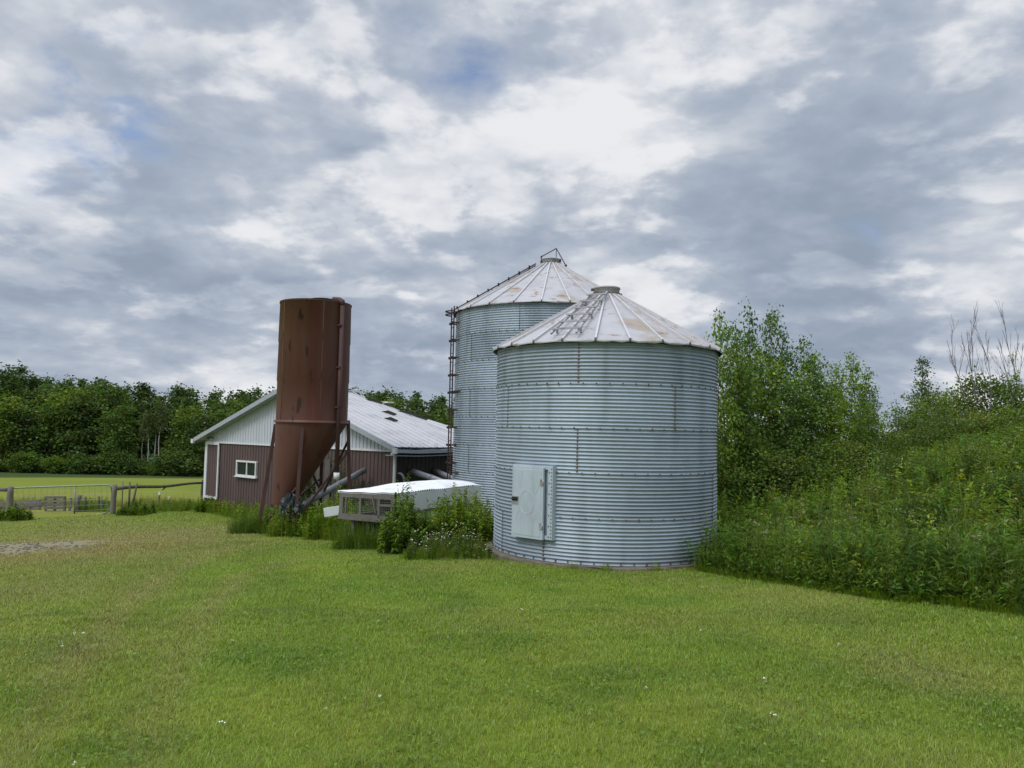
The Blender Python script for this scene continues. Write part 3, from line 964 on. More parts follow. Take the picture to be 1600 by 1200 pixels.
dfo = fr.build('door_frame', [M['doorsheet'], M['bolt']], b1)
dm = MB()
dw, dh0, dh1 = 2 * W2 - .17, dz0 - .015, dz1 - .03
pd = pc - Xd * .072 + Nd * .080
dm.box(pd + Ud * (dh0 + dh1) / 2, (dw, .05, dh1 - dh0), (Xd, Nd, Ud))
dm.box(pd + Ud * (dh0 + dh1) / 2 + Nd * .026, (dw - .10, .010, dh1 - dh0 - .10), (Xd, Nd, Ud))
cz = (dh0 + dh1) / 2
fo = pd + Nd * .031
hw, hh = dw / 2 - .08, (dh1 - dh0) / 2 - .08
for sx in (-1, 1):
    for sz in (-1, 1):
        for (ax_, az_) in ((.32, 1.0), (1.0, .42)):
            k0 = np.array([sx * (.16 if ax_ < 1 else .20), sz * (.27 if ax_ < 1 else .16)])
            k1 = np.array([sx * hw * (.42 if ax_ < 1 else 1.0), sz * hh * (1.0 if ax_ < 1 else .62)])
            dm.beam(fo + Xd * k0[0] + Ud * (cz + k0[1]), fo + Xd * k1[0] + Ud * (cz + k1[1]), .016, .008, Nd)
cir = [fo + Xd * .17 * math.cos(a) + Ud * (cz + .22 * math.sin(a)) for a in np.linspace(0, 2 * math.pi, 25)]
dm.tube(cir, .006, 6, caps=False)
door = dm.build('door', M['doorsheet'], b1, bevel=.008)
lt = MB()
lp_ = pd - Xd * (dw / 2 - .09) + Ud * (cz + .03) + Nd * .035
lt.box(lp_, (.16, .02, .15), (Xd, Nd, Ud), 1)
lt.box(lp_ + Nd * .012 + Ud * .02, (.14, .02, .07), (Xd, Nd, Ud), 0)
lt.tube([lp_ + Nd * .04 - Xd * .05 + Ud * .02, lp_ + Nd * .06 + Ud * .02, lp_ + Nd * .04 + Xd * .05 + Ud * .02], .012, 6, 0)
lt.build('latch', [M['dark'], M['ladder']], door)
for z in (dh1 - .27, dh0 + .25):
    hg = MB()
    hp = pd + Xd * (dw / 2 - .03) + Nd * .036 + Ud * z
    hg.box(hp, (.07, .012, .11), (Xd, Nd, Ud))
    hg.tube([hp + Xd * .035 - Ud * .055, hp + Xd * .035 + Ud * .055], .011, 8)
    hg.build('hinge', M['ladder'], door)


# roof ladder of the front bin
def roof_ladder(root, at, fr, zr, Re, Rc, az, n, w0, w1, r0, r1, mt, lift=.10):
    X_, N_, U_ = fr(az)
    e = bpy.data.objects.new('roof_ladder', None); e.empty_display_size = .1
    pts = []
    for sx in (-1, 1):
        rl = MB()
        a = at(az, r0 + .1, zr(r0 + .1) + lift) + X_ * sx * w0 / 2
        b = at(az, r1, zr(r1) + lift) + X_ * sx * w1 / 2
        rl.beam(a, b, .03, .035, U_)
        pts.append((a, b, rl))
    mm = MB()
    put(e, root)
    for q in range(3):
        for a, b, rl in pts:
            t = (q + .4) / 3
            pz = a + (b - a) * t
            rl.box(pz - U_ * (lift * .55), (.04, .04, lift * 1.0), (X_, N_, U_))
    for a, b, rl in pts:
        rl.build('rail', mt, e)
    for q in range(n):
        t = (q + .35) / n
        a = pts[0][0] + (pts[0][1] - pts[0][0]) * t; b = pts[1][0] + (pts[1][1] - pts[1][0]) * t
        rg = MB()
        ex = (b - a) / np.linalg.norm(b - a)
        rg.beam(a - ex * .05 + U_ * .04, b + ex * .05 + U_ * .04, .045, .03, U_)
        rg.build('rung', mt, e)


roof_ladder(b1, at1, fr1, zr1, Re1, Rc1, -19.5, 6, .50, .30, Re1 - .15, Rc1 + .12, M['ladder'])
roof_ladder(b2, at2, fr2, zr2, Re2, Rc2, -88, 8, .40, .28, Re2 - .1, Rc2 + .2, M['darksteel'], .12)
# side ladder of the tall bin
e = put(bpy.data.objects.new('side_ladder', None), b2)
AZL = -72
Xl, Nl, Ul = fr2(AZL)
zl0, zl1 = Z2 + .3, zt2 + .10
for sx in (-1, 1):
    rl = MB()
    base = at2(AZL, RA2 + .17, 0) + Xl * sx * .20
    rl.beam(base + Ul * zl0, base + Ul * zl1, .035, .03, Xl)
    q = 0
    z = zt2 - .40
    while z > zl0:
        rl.box(base + Ul * z - Nl * .07, (.05, .20, .04), (Xl, Nl, Ul))
        rl.box(base + Ul * z + Nl * .03, (.07, .07, .07), (Xl, Nl, Ul))
        z -= .53
    rl.build('rail', M['darksteel'], e)
z = zl0 + .1
while z < zl1:
    rg = MB()
    b_ = at2(AZL, RA2 + .17, z)
    rg.tube([b_ - Xl * .20, b_ + Xl * .20], .012, 6)
    rg.build('rung', M['darksteel'], e)
    z += .265
for q in (0, 3, 6, 8):
    z = zt2 - .05 - q * .8128
    b_ = at2(AZL, RA2 + .17, z)
    hp = MB(); hp.beam(b_ - Xl * .2, at2(AZL + 9, RA2 + .02, z), .03, .03); hp.build('bracket', M['darksteel'], e)
hoop = [at2(AZL, RA2 + .15, zt2 - .05) + Xl * .24 * math.cos(a) + Nl * .24 * math.sin(a) for a in np.linspace(0, math.pi, 9)]
for dz_ in (0, .10):
    hp = MB(); hp.tube([p - Ul * dz_ for p in hoop], .022, 6); hp.build('safety_hoop', M['darksteel'], e)
# lid lever on the tall bin's cap
lv = MB()
X0, N0, U0 = fr2(0)
top = np.array([C2[0], C2[1], zc2])
a = top - X0 * .30 + U0 * .05; b = top - X0 * .30 + U0 * .28; cc = top + X0 * .17 + U0 * .55; dd = top + X0 * .48 + U0 * .0
lv.tube([a, b], .018, 6); lv.tube([b, cc], .016, 6); lv.tube([cc, dd], .016, 6); lv.tube([cc, top + X0 * .17 + U0 * .24], .012, 6)
lv.box(b, (.05, .05, .05)); lv.box(dd, (.07, .07, .06)); lv.box(top + X0 * .30 + U0 * .16, (.06, .08, .09)); lv.box(a + U0 * .04, (.06, .06, .10))
lv.build('lid_lever', M['darksteel'], b2)
# ------------------------------------------------------------------ rusty feed hopper
HC_D = 22.8
hc = P(488, 640, HC_D)
HCX = np.array([hc[0], hc[1]])
HR = 1.03
zc_b = P(488, 658, HC_D - 1)[2] ; zc_t = P(496, 467, HC_D - 1)[2]
hop_g = float(gz(HCX[0], HCX[1]))
hop = thing('feed_hopper', (HCX[0], HCX[1], hop_g), 'rusty brown cylindrical feed hopper on legs in front of the barn gable', 'feed hopper')
tcam = -HCX / np.hypot(*HCX); rvec = np.array([-tcam[1], tcam[0]])


def hat(azd, r, z):
    a = R_(azd); p = HCX + r * (math.cos(a) * tcam + math.sin(a) * rvec)
    return np.array([p[0], p[1], z])


def hfr(azd):
    a = R_(azd); n_ = math.cos(a) * tcam + math.sin(a) * rvec; t_ = -math.sin(a) * tcam + math.cos(a) * rvec
    return np.array([t_[0], t_[1], 0]), np.array([n_[0], n_[1], 0]), np.array([0, 0, 1.0])


bd = MB()
prof = [(HR, zc_b)]
hgt = zc_t - zc_b
for t in (.33, .335, .66, .665):
    prof.append((HR + (.014 if t in (.335, .665) else 0), zc_b + hgt * t))
prof += [(HR, zc_t - .02), (HR + .015, zc_t - .015), (HR + .015, zc_t + .01)]
bd.ring_profile(HCX, prof, 72)
bd.ring_profile(HCX, [(HR + .045, zc_b - .05), (HR + .045, zc_b + .02), (HR, zc_b + .02)], 72)
bd.ring_profile(HCX, [(HR, zc_b - .05), (HR + .045, zc_b - .05)], 72)
for az in (-58, 12, 47):
    X_, N_, U_ = hfr(az)
    bd.box(hat(az, HR + .004, zc_b + hgt / 2), (.03, .012, hgt - .04), (X_, N_, U_))
bd.build('bin_body', M['silo'], hop)
rf = MB()
rf.ring_profile(HCX, [(HR + .02, zc_t), (HR * .5, zc_t + .055), (.32, zc_t + .08)], 48)
rf.ring_profile(HCX, [(HR + .02, zc_t), (HR + .02, zc_t - .03)], 48)
rf.build('roof', M['silodark'], hop)
ld = MB()
ld.ring_profile(HCX + rvec * .18, [(.33, zc_t + .06), (.33, zc_t + .13), (.36, zc_t + .135), (.36, zc_t + .155), (.0, zc_t + .17)], 28)
ld.build('lid', M['darksteel'], hop)
# hopper cone, offset so that its left side hangs straight down
rb = .30
zh = P(447, 788, HC_D)[2]
oc = HCX - rvec * (HR - rb)
cn = MB(); n = 64; vs = []
rows = 14
for j in range(rows + 1):
    t = j / rows
    r = HR + (rb - HR) * t; cxy = HCX + (oc - HCX) * t; z = zc_b - .05 + (zh - zc_b + .05) * t
    for k in range(n):
        a = 2 * math.pi * k / n
        vs.append((cxy[0] + r * math.cos(a), cxy[1] + r * math.sin(a), z))
cn.add(vs, [(j * n + k, (j + 1) * n + k, (j + 1) * n + (k + 1) % n, j * n + (k + 1) % n) for j in range(rows) for k in range(n)], 0, True)
cn.ring_profile(oc, [(rb + .03, zh + .03), (rb + .03, zh - .04), (rb - .03, zh - .04)], 32)
cn.build('hopper_cone', M['silo'], hop)
bt = MB()
bt.ring_profile(oc, [(rb - .05, zh - .02), (.20, zh - .32), (.16, zh - .55), (.0, zh - .56)], 20)
bt.build('auger_boot', M['darksteel'], hop)
legs = []
for (px0, py0, d0, px1, py1, d1_) in ((430.5, 668, 22.75, 409, 797, 22.75), (473, 662, 21.85, 461, 826, 21.75), (544, 662, 23.0, 546, 800, 23.1), (505, 662, 23.75, 500, 790, 23.9)):
    a = P(px0, py0, d0); b = P(px1, py1, d1_); g = float(gz(b[0], b[1])) - .05
    b = a + (b - a) * ((a[2] - g) / (a[2] - b[2]))
    lg = MB(); lg.beam(b, a + np.array([0, 0, .1]), .10, .09, tuple(list(tcam) + [0]))
    lg.box(b + np.array([0, 0, .06]), (.22, .22, .03))
    lg.build('leg', M['silodark'], hop); legs.append((a, b))
for (i, t0, j, t1) in ((1, .22, 3, .62), (0, .95, 1, .55), (1, .86, 2, .25), (2, .15, 3, .7), (0, .98, 3, .5)):
    a = legs[i][0] + (legs[i][1] - legs[i][0]) * t0; b = legs[j][0] + (legs[j][1] - legs[j][0]) * t1
    br = MB(); br.beam(a, b, .05, .05); br.build('brace', M['silodark'], hop)
pp = MB()
AZP = 42
pa = hat(AZP, HR + .075, zc_t - .10); pb = hat(AZP, HR + .075, P(523, 744, 22)[2])
pp.tube([pb + np.array([0, 0, .0]), pa], .062, 14)
pp.tube([pa, pa + np.array([0, 0, .10]), hat(AZP, HR - .05, zc_t + .06), hat(AZP, HR - .3, zc_t + .10)], [.072, .075, .08, .07], 12)
for t in (.12, .45, .8):
    z = zc_b + (zc_t - zc_b) * t
    X_, N_, U_ = hfr(AZP)
    pp.box(hat(AZP, HR + .06, z), (.20, .14, .04), (X_, N_, U_))
fp = pp.build('fill_pipe', M['silodark'], hop)
cpz = MB(); cpz.tube([pb - np.array([0, 0, .10]), pb + np.array([0, 0, .09])], .085, 14)
o = cpz.build('pipe_collar', M['whiteplastic'], fp)
# tarp bundled round the boot
tp = MB(); vs = []; nn, mm = 14, 26
q0 = P(455, 794, 21.9)
for i in range(nn + 1):
    for k in range(mm):
        th = math.pi * i / nn; a = 2 * math.pi * k / mm
        r = .33 * (1 + .25 * (random.random() - .5) + .15 * math.sin(a * 7 + i))
        vs.append(q0 + np.array([math.cos(a) * math.sin(th) * r * .9, math.sin(a) * math.sin(th) * r * .8, math.cos(th) * r * 1.15]))
tp.add(vs, [(i * mm + k, (i + 1) * mm + k, (i + 1) * mm + (k + 1) % mm, i * mm + (k + 1) % mm) for i in range(nn) for k in range(mm)], 0, False)
tp.top('tarp_bundle', M['tarp'], q0, 'black tarp bundled round the foot of the rusty feed hopper', 'tarp')
# auger tube from the boot to the barn
a = P(470, 790, 22.6); b = P(569, 735, 26.6)
au = MB(); au.tube([a, b], .10, 14)
d_ = (b - a) / np.linalg.norm(b - a)
for t in (.30, .56): au.tube([a + (b - a) * t - d_ * .05, a + (b - a) * t + d_ * .05], .115, 14)
au.top('auger_tube', M['greypipe'], a, 'grey auger tube climbing from the rusty hopper to the barn wall', 'auger', 'grey auger tubes at the barn')

# ------------------------------------------------------------------ barn
Gz0 = -2.3
zsill = .87
eave_z, ridge_z = 1.02, 3.16
TAN = (ridge_z - eave_z) / (BW / 2 + .35)
barn = thing('barn', (BO[0], BO[1], -1.75), 'low barn with brown metal siding, white gable and a sagging white sheet roof', 'barn')
g3 = np.array([GD[0], GD[1], 0]); s3 = np.array([SD[0], SD[1], 0]); n3 = -s3; U3 = np.array([0, 0, 1.0])
B0 = np.array([BO[0], BO[1], 0])


def gpt(px, py):
    """point of the gable plane seen at the pixel: (distance along the gable from its right corner, z)"""
    d = ray(px, py); t = np.dot(B0 - EYE, n3) / np.dot(d, n3); p = EYE + d * t
    return float(np.dot(p - B0, g3)), float(p[2])


def spt(px, py):
    nn = -g3
    d = ray(px, py); t = np.dot(B0 - EYE, nn) / np.dot(d, nn); p = EYE + d * t
    return float(np.dot(p - B0, s3)), float(p[2])


def ribbed(mb, O, dv, nv, s0, s1, zlo, zhi, pitch=.20, dep=.028, mi=0):
    """sheet with flat pans and raised ribs between s0 and s1"""
    ss = []
    s = s0
    while s < s1:
        for f, d in ((0, 0), (.62, 0), (.70, 1), (.90, 1), (.98, 0)):
            q = s + f * pitch
            if q < s1: ss.append((q, d * dep))
        s += pitch
    ss.append((s1, 0))
    vs = []
    for q, d in ss:
        p = O + dv * q + nv * d
        vs.append(p + U3 * zlo(q)); vs.append(p + U3 * zhi(q))
    mb.add(vs, [(2 * i, 2 * i + 2, 2 * i + 3, 2 * i + 1) for i in range(len(ss) - 1)], mi)


def rake(s):
    return eave_z + TAN * (BW / 2 + .35 - abs(s - BW / 2)) - .10


wl = MB()
ribbed(wl, B0, g3, n3, 0, BW, lambda s: Gz0 + .38 + .1 * (s / BW - 1), lambda s: zsill)
ribbed(wl, B0 + g3 * BW, s3, g3, 0, BL, lambda s: -2.6, lambda s: eave_z - .02)
ribbed(wl, B0 + s3 * BL, g3, s3, 0, BW, lambda s: -2.6, lambda s: eave_z - .02)
wl.build('wall', M['brownsiding'], barn)
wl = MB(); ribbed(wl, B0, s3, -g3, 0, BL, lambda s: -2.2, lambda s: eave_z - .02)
o = wl.build('wall', M['shadesiding'], barn); o['label'] = 'brown side wall under the eave, with shade put into its colour'
gw = MB()
ribbed(gw, B0 + n3 * .012, g3, n3, 0, BW, lambda s: zsill - .02, rake, .20, .028)
gw.build('gable', M['whitesiding'], barn)
fd = MB()
fd.beam(B0 + g3 * -.02 + U3 * (Gz0 + .1) - n3 * .05, B0 + g3 * (BW + .02) + U3 * (Gz0 + .0) - n3 * .05, .14, .75)
fd.build('foundation', M['concrete'], barn)
tr = MB()
tr.beam(B0 + U3 * zsill + n3 * .05, B0 + g3 * BW + U3 * zsill + n3 * .05, .035, .07)
tr.box(B0 + g3 * (BW - .03) + n3 * .045 + U3 * (-.62), (.10, .06, 2.95), (g3, n3, U3))
tr.box(B0 + g3 * .03 + n3 * .045 + U3 * (-.62), (.10, .06, 2.95), (g3, n3, U3))
s0_, z0_ = gpt(336, 796); s1_, z1_ = gpt(356, 797)
tr.beam(B0 + g3 * (BW - .4) + n3 * .05 + U3 * (Gz0 + .36), B0 + g3 * (BW - 1.95) + n3 * .05 + U3 * (Gz0 + .33), .03, .06)
tr.build('trim', M['whitetrim'], barn)
# boarded door with white frame at the left end of the gable
(sa, za), (sb, zb_) = gpt(326.5, 693.5), gpt(341.0, 777)
dr = MB()
sa, sb = max(sa, sb), min(sa, sb); za, zb_ = max(za, zb_), min(za, zb_)
ribbed(dr, B0 + n3 * .035, g3, n3, sb, sa, lambda s: zb_, lambda s: za, .20, .02)
door_ = dr.build('door', M['brownsiding'], barn)
df = MB()
df.box(B0 + g3 * (sb - .0) + n3 * .07 + U3 * (za + zb_) / 2, (.09, .05, za - zb_ + .1), (g3, n3, U3))
df.box(B0 + g3 * (sa + .0) + n3 * .07 + U3 * (za + zb_) / 2, (.09, .05, za - zb_ + .1), (g3, n3, U3))
df.box(B0 + g3 * (sa + sb) / 2 + n3 * .072 + U3 * (za + .03), (sa - sb + .09, .054, .10), (g3, n3, U3))
df.box(B0 + g3 * (sa + sb) / 2 + n3 * .072 + U3 * (zb_ - .03), (sa - sb + .09, .054, .10), (g3, n3, U3))
df.build('door_frame', M['whitetrim'], door_)
# sliding window
(wa, zwa), (wb, zwb) = gpt(372.5, 718.5), gpt(402.8, 746.5)
w0, w1 = min(wa, wb), max(wa, wb); y0_, y1_ = min(zwa, zwb), max(zwa, zwb)
wm = MB()
for s in (w0 + .04, w1 - .04): wm.box(B0 + g3 * s + n3 * .06 + U3 * (y0_ + y1_) / 2, (.07, .09, y1_ - y0_), (g3, n3, U3))
for z in (y0_ + .04, y1_ - .04): wm.box(B0 + g3 * (w0 + w1) / 2 + n3 * .058 + U3 * z, (w1 - w0 + .02, .09, .07), (g3, n3, U3))
wm.box(B0 + g3 * (w0 + (w1 - w0) * .48) + n3 * .055 + U3 * (y0_ + y1_) / 2, (.06, .07, y1_ - y0_ - .1), (g3, n3, U3))
wf = wm.build('window', M['whitetrim'], barn)
pn = MB(); pn.box(B0 + g3 * (w0 + w1) / 2 + n3 * .04 + U3 * (y0_ + y1_) / 2, (w1 - w0 - .1, .012, y1_ - y0_ - .1), (g3, n3, U3)); pn.build('pane', M['glass'], wf)
sl_ = MB(); sl_.box(B0 + g3 * (w0 + w1) / 2 + n3 * .10 + U3 * (y0_ - .015), (w1 - w0 + .12, .10, .035), (g3, n3, U3)); sl_.build('sill', M['whitetrim'], wf)
# lamp under the left eave
lq, lz = gpt(335, 684.5)
lm = MB(); lb = B0 + g3 * lq + n3 * .06 + U3 * lz
lm.tube([lb, lb + n3 * .16 + U3 * .04, lb + n3 * .24 - U3 * .02], .025, 8); lm.ring_profile((lb + n3 * .25)[:2], [(.03, lz + .02), (.09, lz - .07)], 12)
lm.build('lamp', M['dark'], barn)
# roof: a right and a left slope; the right one caves in along the ridge
SAG_V = [-.45, 2.8, 3.6, 4.8, 5.7, 6.25, 8.4, 10, 14.3]; SAG = [0, 0.02, .22, .58, .93, .88, 1.62, 1.75, 1.75]
rr_ = MB()
nu, nv_ = 16, 60
for side in (-1, 1):
    for lay in (0, 1):
        vs = []
        for j in range(nv_ + 1):
            v = -.40 + (BL + .7) * j / nv_
            sg = np.interp(v, SAG_V, SAG)
            for i in range(nu + 1):
                u = i / nu
                s = BW / 2 + side * u * (BW / 2 + .35)
                w = (1 - u) ** .75
                wav = .035 * (vnoise(v * 1.1, u * 3, 1, 7 + side) - .5) + (.05 * math.sin(v * 3.1 + u * 2) * (v > 2.8) * (1 - u))
                z = ridge_z - (ridge_z - eave_z) * u - sg * w + wav - .035 * lay
                vs.append(B0 + g3 * s + s3 * v + U3 * z)
        fq = [(j * (nu + 1) + i, j * (nu + 1) + i + 1, (j + 1) * (nu + 1) + i + 1, (j + 1) * (nu + 1) + i) for j in range(nv_) for i in range(nu)]
        if (side == 1) ^ (lay == 1): fq = [f[::-1] for f in fq]
        rr_.add(vs, fq, lay, True)
    # standing ribs of the sheets
    for j in range(0, 46):
        v = -.36 + j * .32
        for a_ in range(nu):
            pts = []
            for u in (a_ / nu, (a_ + 1) / nu):
                s = BW / 2 + side * u * (BW / 2 + .35); w = (1 - u) ** .75; sg = np.interp(v, SAG_V, SAG)
                wav = .035 * (vnoise(v * 1.1, u * 3, 1, 7 + side) - .5) + (.05 * math.sin(v * 3.1 + u * 2) * (v > 2.8) * (1 - u))
                pts.append(B0 + g3 * s + s3 * v + U3 * (ridge_z - (ridge_z - eave_z) * u - sg * w + wav + .008))
            if v < 12: rr_.beam(pts[0], pts[1], .04, .022)
# buckled sheet edges that gape
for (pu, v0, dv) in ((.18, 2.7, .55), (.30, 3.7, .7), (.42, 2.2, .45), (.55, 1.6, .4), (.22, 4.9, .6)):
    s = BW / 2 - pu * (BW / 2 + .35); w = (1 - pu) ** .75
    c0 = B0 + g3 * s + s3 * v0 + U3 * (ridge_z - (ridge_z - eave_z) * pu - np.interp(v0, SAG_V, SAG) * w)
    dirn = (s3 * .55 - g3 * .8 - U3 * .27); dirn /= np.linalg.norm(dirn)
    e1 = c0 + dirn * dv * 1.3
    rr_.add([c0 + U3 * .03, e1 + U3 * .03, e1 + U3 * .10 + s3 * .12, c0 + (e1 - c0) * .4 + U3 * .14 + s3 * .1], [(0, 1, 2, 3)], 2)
rr_.build('roof', [M['barnroof'], M['greytrim'], M['dark']], barn)
# ridge cap and bits
rc_ = MB()
rc_.beam(B0 + g3 * (BW / 2) - s3 * .42 + U3 * (ridge_z + .04), B0 + g3 * (BW / 2) + s3 * 3.4 + U3 * (ridge_z - .02), .36, .05)
rc_.box(B0 + g3 * (BW / 2 - .55) + s3 * 4.4 + U3 * (ridge_z - .42), (.5, .35, .05), (g3, s3, U3))
rc_.build('ridge_cap', M['whitetrim'], barn)
# rake fascia boards
for side in (-1, 1):
    fa = MB()
    a = B0 + g3 * (BW / 2) + n3 * .42 + U3 * (ridge_z - .07); b = B0 + g3 * (BW / 2 + side * (BW / 2 + .36)) + n3 * .42 + U3 * (eave_z - .07)
    fa.beam(a, b, .03, .16, n3 + U3 * .001) if False else fa.beam(a, b, .035, .17)
    sof = [B0 + g3 * (BW / 2) + n3 * .41 + U3 * (ridge_z - .12), b + n3 * -.01 - U3 * .05, b - n3 * .42 - U3 * .05, B0 + g3 * (BW / 2) + U3 * (ridge_z - .12)]
    fa.add(sof, [(0, 1, 2, 3)], 0)
    fa.build('fascia', M['greytrim'], barn)
# gutters, one per eave; the right one hangs loose in places
for side in (-1, 1):
    ge = MB()
    off = BW / 2 + side * (BW / 2 + .42)
    pts = []
    for j in range(15):
        v = -.42 + (BL + .6) * j / 14
        pts.append(B0 + g3 * off + s3 * v + U3 * (eave_z - .13 - (.03 * math.sin(j * 1.3) if side < 0 else 0)))
    for j in range(14): ge.beam(pts[j], pts[j + 1], .13, .12)
    if side < 0:
        for j in range(13): ge.beam(pts[j] - U3 * .15 + g3 * .25, pts[j + 1] - U3 * (.15) + g3 * .25, .5, .03)
        for v in (.25, 1.35, 1.45):
            p = B0 + g3 * off + s3 * v + U3 * (eave_z - .03); ge.beam(p, p + s3 * .12 + U3 * .14 + g3 * .1, .03, .06)
    ge.build('gutter', [M['greytrim']], barn)
    end = MB(); end.box(pts[0] - s3 * .03, (.17, .08, .18), (g3, s3, U3)); end.build('gutter_end', M['whitetrim'], barn)
dp = MB()
a = B0 - g3 * .13 + n3 * .12 + U3 * (eave_z - .2)
dp.tube([a + n3 * .2, a - U3 * .12, a - U3 * 2.6], .065, 10); dp.build('downspout', M['whitetrim'], barn)

# unloading augers that come out of the barn's side wall
for (px0, py0, px1, py1, d1_, lab) in ((641, 735, 700, 756, 24.0, 'left of two grey auger tubes slanting down from the barn side wall'), (678, 734.5, 722, 755, 25.6, 'right of two grey auger tubes, the one ending behind the tall bin ladder')):
    s, z = spt(px0, py0); a = B0 + s3 * s - g3 * -.05 + U3 * z; b = P(px1, py1, d1_)
    if d1_ > 25: b = a + (b - a) * .8
    t_ = MB(); t_.tube([a, b], .10, 14)
    dd_ = (b - a) / np.linalg.norm(b - a)
    t_.tube([a + (b - a) * .62 - dd_ * .05, a + (b - a) * .62 + dd_ * .05], .115, 14)
    t_.top('auger_tube', M['greypipe'], a, lab, 'auger', 'grey auger tubes at the barn')
# curved strip by the downspout
cs = MB()
q0 = P(624, 755, 25.2)
pts = [P(px, py, 25.2) for px, py in ((622.5, 739.5), (626, 739.5), (629.5, 743), (631.5, 748), (632, 756), (631, 763))]
for i in range(len(pts) - 1): cs.beam(pts[i], pts[i + 1], .28, .03, np.array([.3, .0, 1]) if i < 2 else np.array([1, 0, .2]))
cs.top('curved_sheet', M['greypipe'], q0, 'curved pale strip of sheet metal leaning by the barn downspout', 'scrap sheet')
# old fence boards standing behind the hopper
for i, (px, py0, py1, w_) in enumerate(((497, 722, 790, .16), (504, 714, 792, .14), (511, 718, 790, .17), (520, 730, 790, .12), (527, 708, 788, .10))):
    a, b = P(px, py1, 25.0), P(px + random.uniform(-1, 2), py0, 25.1)
    g = float(gz(a[0], a[1])); a[2] = g - .1
    bb = MB(); bb.beam(a, b, w_, .035, (0, 1, 0))
    bb.top('weathered_board', M['board'] if i % 2 == 0 else M['darkboard'], a, ['widest grey board', 'second grey board from the hopper', 'third board, broken short', 'narrow dark board', 'thin dark pole'][i] + ' standing upright behind the rusty hopper', 'board', 'boards standing behind the hopper')

# ------------------------------------------------------------------ poultry coop
ctop = .12
gl = float(gz(*COOP_FL))
coop = thing('chicken_coop', ((COOP_FL[0] + COOP_FR[0]) / 2, (COOP_FL[1] + COOP_FR[1]) / 2, gl), 'low wire fronted wooden coop with white painted side and flat white roof', 'coop')
A = np.array([*COOP_FL, 0]); B = np.array([*COOP_FR, 0]); D3 = np.array([*COOP_D, 0])
fx = (B - A) / np.linalg.norm(B - A); fy = D3 / np.linalg.norm(D3); fw = np.linalg.norm(B - A)
fn_ = np.array([fx[1], -fx[0], 0])
zt_, zb0 = ctop, -.46
fm = MB()
fm.beam(A + U3 * (zt_ - .03), B + U3 * (zt_ - .06), .06, .12)
fm.beam(A + U3 * (zb0 + .05) - fx * .02, B + U3 * (zb0 + .0), .06, .14)
for t, w_ in ((.03, .09), (.12, .03), (.38, .05), (.72, .05), (.97, .09)):
    p = A + fx * fw * t
    fm.box(p + U3 * (zt_ + zb0) / 2 + fn_ * .004, (w_, .05, zt_ - zb0 - .1), (fx, fn_, U3))
fm.box(A + fx * fw * .85 + U3 * (-.13), (fw * .24, .045, .05), (fx, fn_, U3))
fm.beam(A + fx * fw * .60 + U3 * (zt_) + fn_ * .08, A + fx * fw * .69 + U3 * (-.30) + fn_ * .10, .02, .02)
for t in (.05, .95):
    fm.beam(A + fx * fw * t + U3 * zt_, A + fx * fw * t + D3 * .4 + U3 * (zt_ - .02), .06, .08)
    fm.beam(A + fx * fw * t + U3 * zb0, A + fx * fw * t + D3 * .4 + U3 * zb0, .06, .08)
fm.build('frame', M['board'], coop)
wr = MB()
k = 0
while k * .05 < fw:
    p = A + fx * k * .05 + fn_ * .01; wr.beam(p + U3 * zb0, p + U3 * zt_, .003, .003); k += 1
for k in range(12):
    z = zb0 + .05 * k; wr.beam(A + U3 * z + fn_ * .01, B + U3 * z + fn_ * .01, .003, .003)
wr.build('wire_mesh', M['wire'], coop)
fl = MB()
fl.box((A + B) / 2 + fy * .75 + U3 * (zb0 - .02), (fw, 1.5, .04), (fx, fy, U3))
fl.box((A + B) / 2 + fy * 1.5 + U3 * (zt_ + zb0) / 2, (fw - .05, .04, zt_ - zb0 - .06), (fx, fy, U3))
fl.beam(A + fx * .45 + fy * .4 + U3 * (zb0 + .06), B - fx * .1 + fy * .25 + U3 * (zb0 + .18), .16, .03)
fl.build('nest_box', M['darkboard'], coop)
for t in (.22, .50):
    lg = MB(); p = A + fx * fw * t + fy * .08; lg.beam(p + U3 * (gl - .1), p + U3 * (zb0 - .04), .07, .06); lg.build('leg', M['board'], coop)
for t in (.1, .95):
    lg = MB(); p = A + fx * fw * t + fy * 3.4; lg.beam(p + U3 * (float(gz(p[0], p[1])) - .1), p + U3 * (zb0 - .04), .08, .08); lg.build('leg', M['board'], coop)
sk = MB(); sk.box(A + fx * fw * .36 + fy * .35 + U3 * ((gl + zb0) / 2 - .05), (fw * .55, .03, zb0 - gl - .02), (fx, fy, U3)); sk.build('skirt_panel', M['tarpgrey'] if 'tarpgrey' in M else M['darkboard'], coop)
rfm = MB(); vs = []
nu, nv_ = 14, 240
for j in range(nv_ + 1):
    for i in range(nu + 1):
        u, v = i / nu, j / nv_
        p = A - fy * .04 + fx * (fw * (-.03 + 1.06 * u) + .34 * v * u) + D3 * v * 1.02
        hump = .11 * math.sin(math.pi * u) * sstep(.1, .5, v) + .035 * (vnoise(u * 5, v * 6, 1, 3) - .5) + .012 * math.sin(v * 40 * 2 * math.pi)
        vs.append(p + U3 * (zt_ + .045 + hump))
rfm.add(vs, [(j * (nu + 1) + i, j * (nu + 1) + i + 1, (j + 1) * (nu + 1) + i + 1, (j + 1) * (nu + 1) + i) for j in range(nv_) for i in range(nu)], 0, True)
vs2 = [np.array(v) - U3 * .03 for v in vs]
rfm.add(vs2, [((j + 1) * (nu + 1) + i, (j + 1) * (nu + 1) + i + 1, j * (nu + 1) + i + 1, j * (nu + 1) + i) for j in range(nv_) for i in range(nu)], 0, True)
rfm.build('roof', M['whitepaint'], coop)
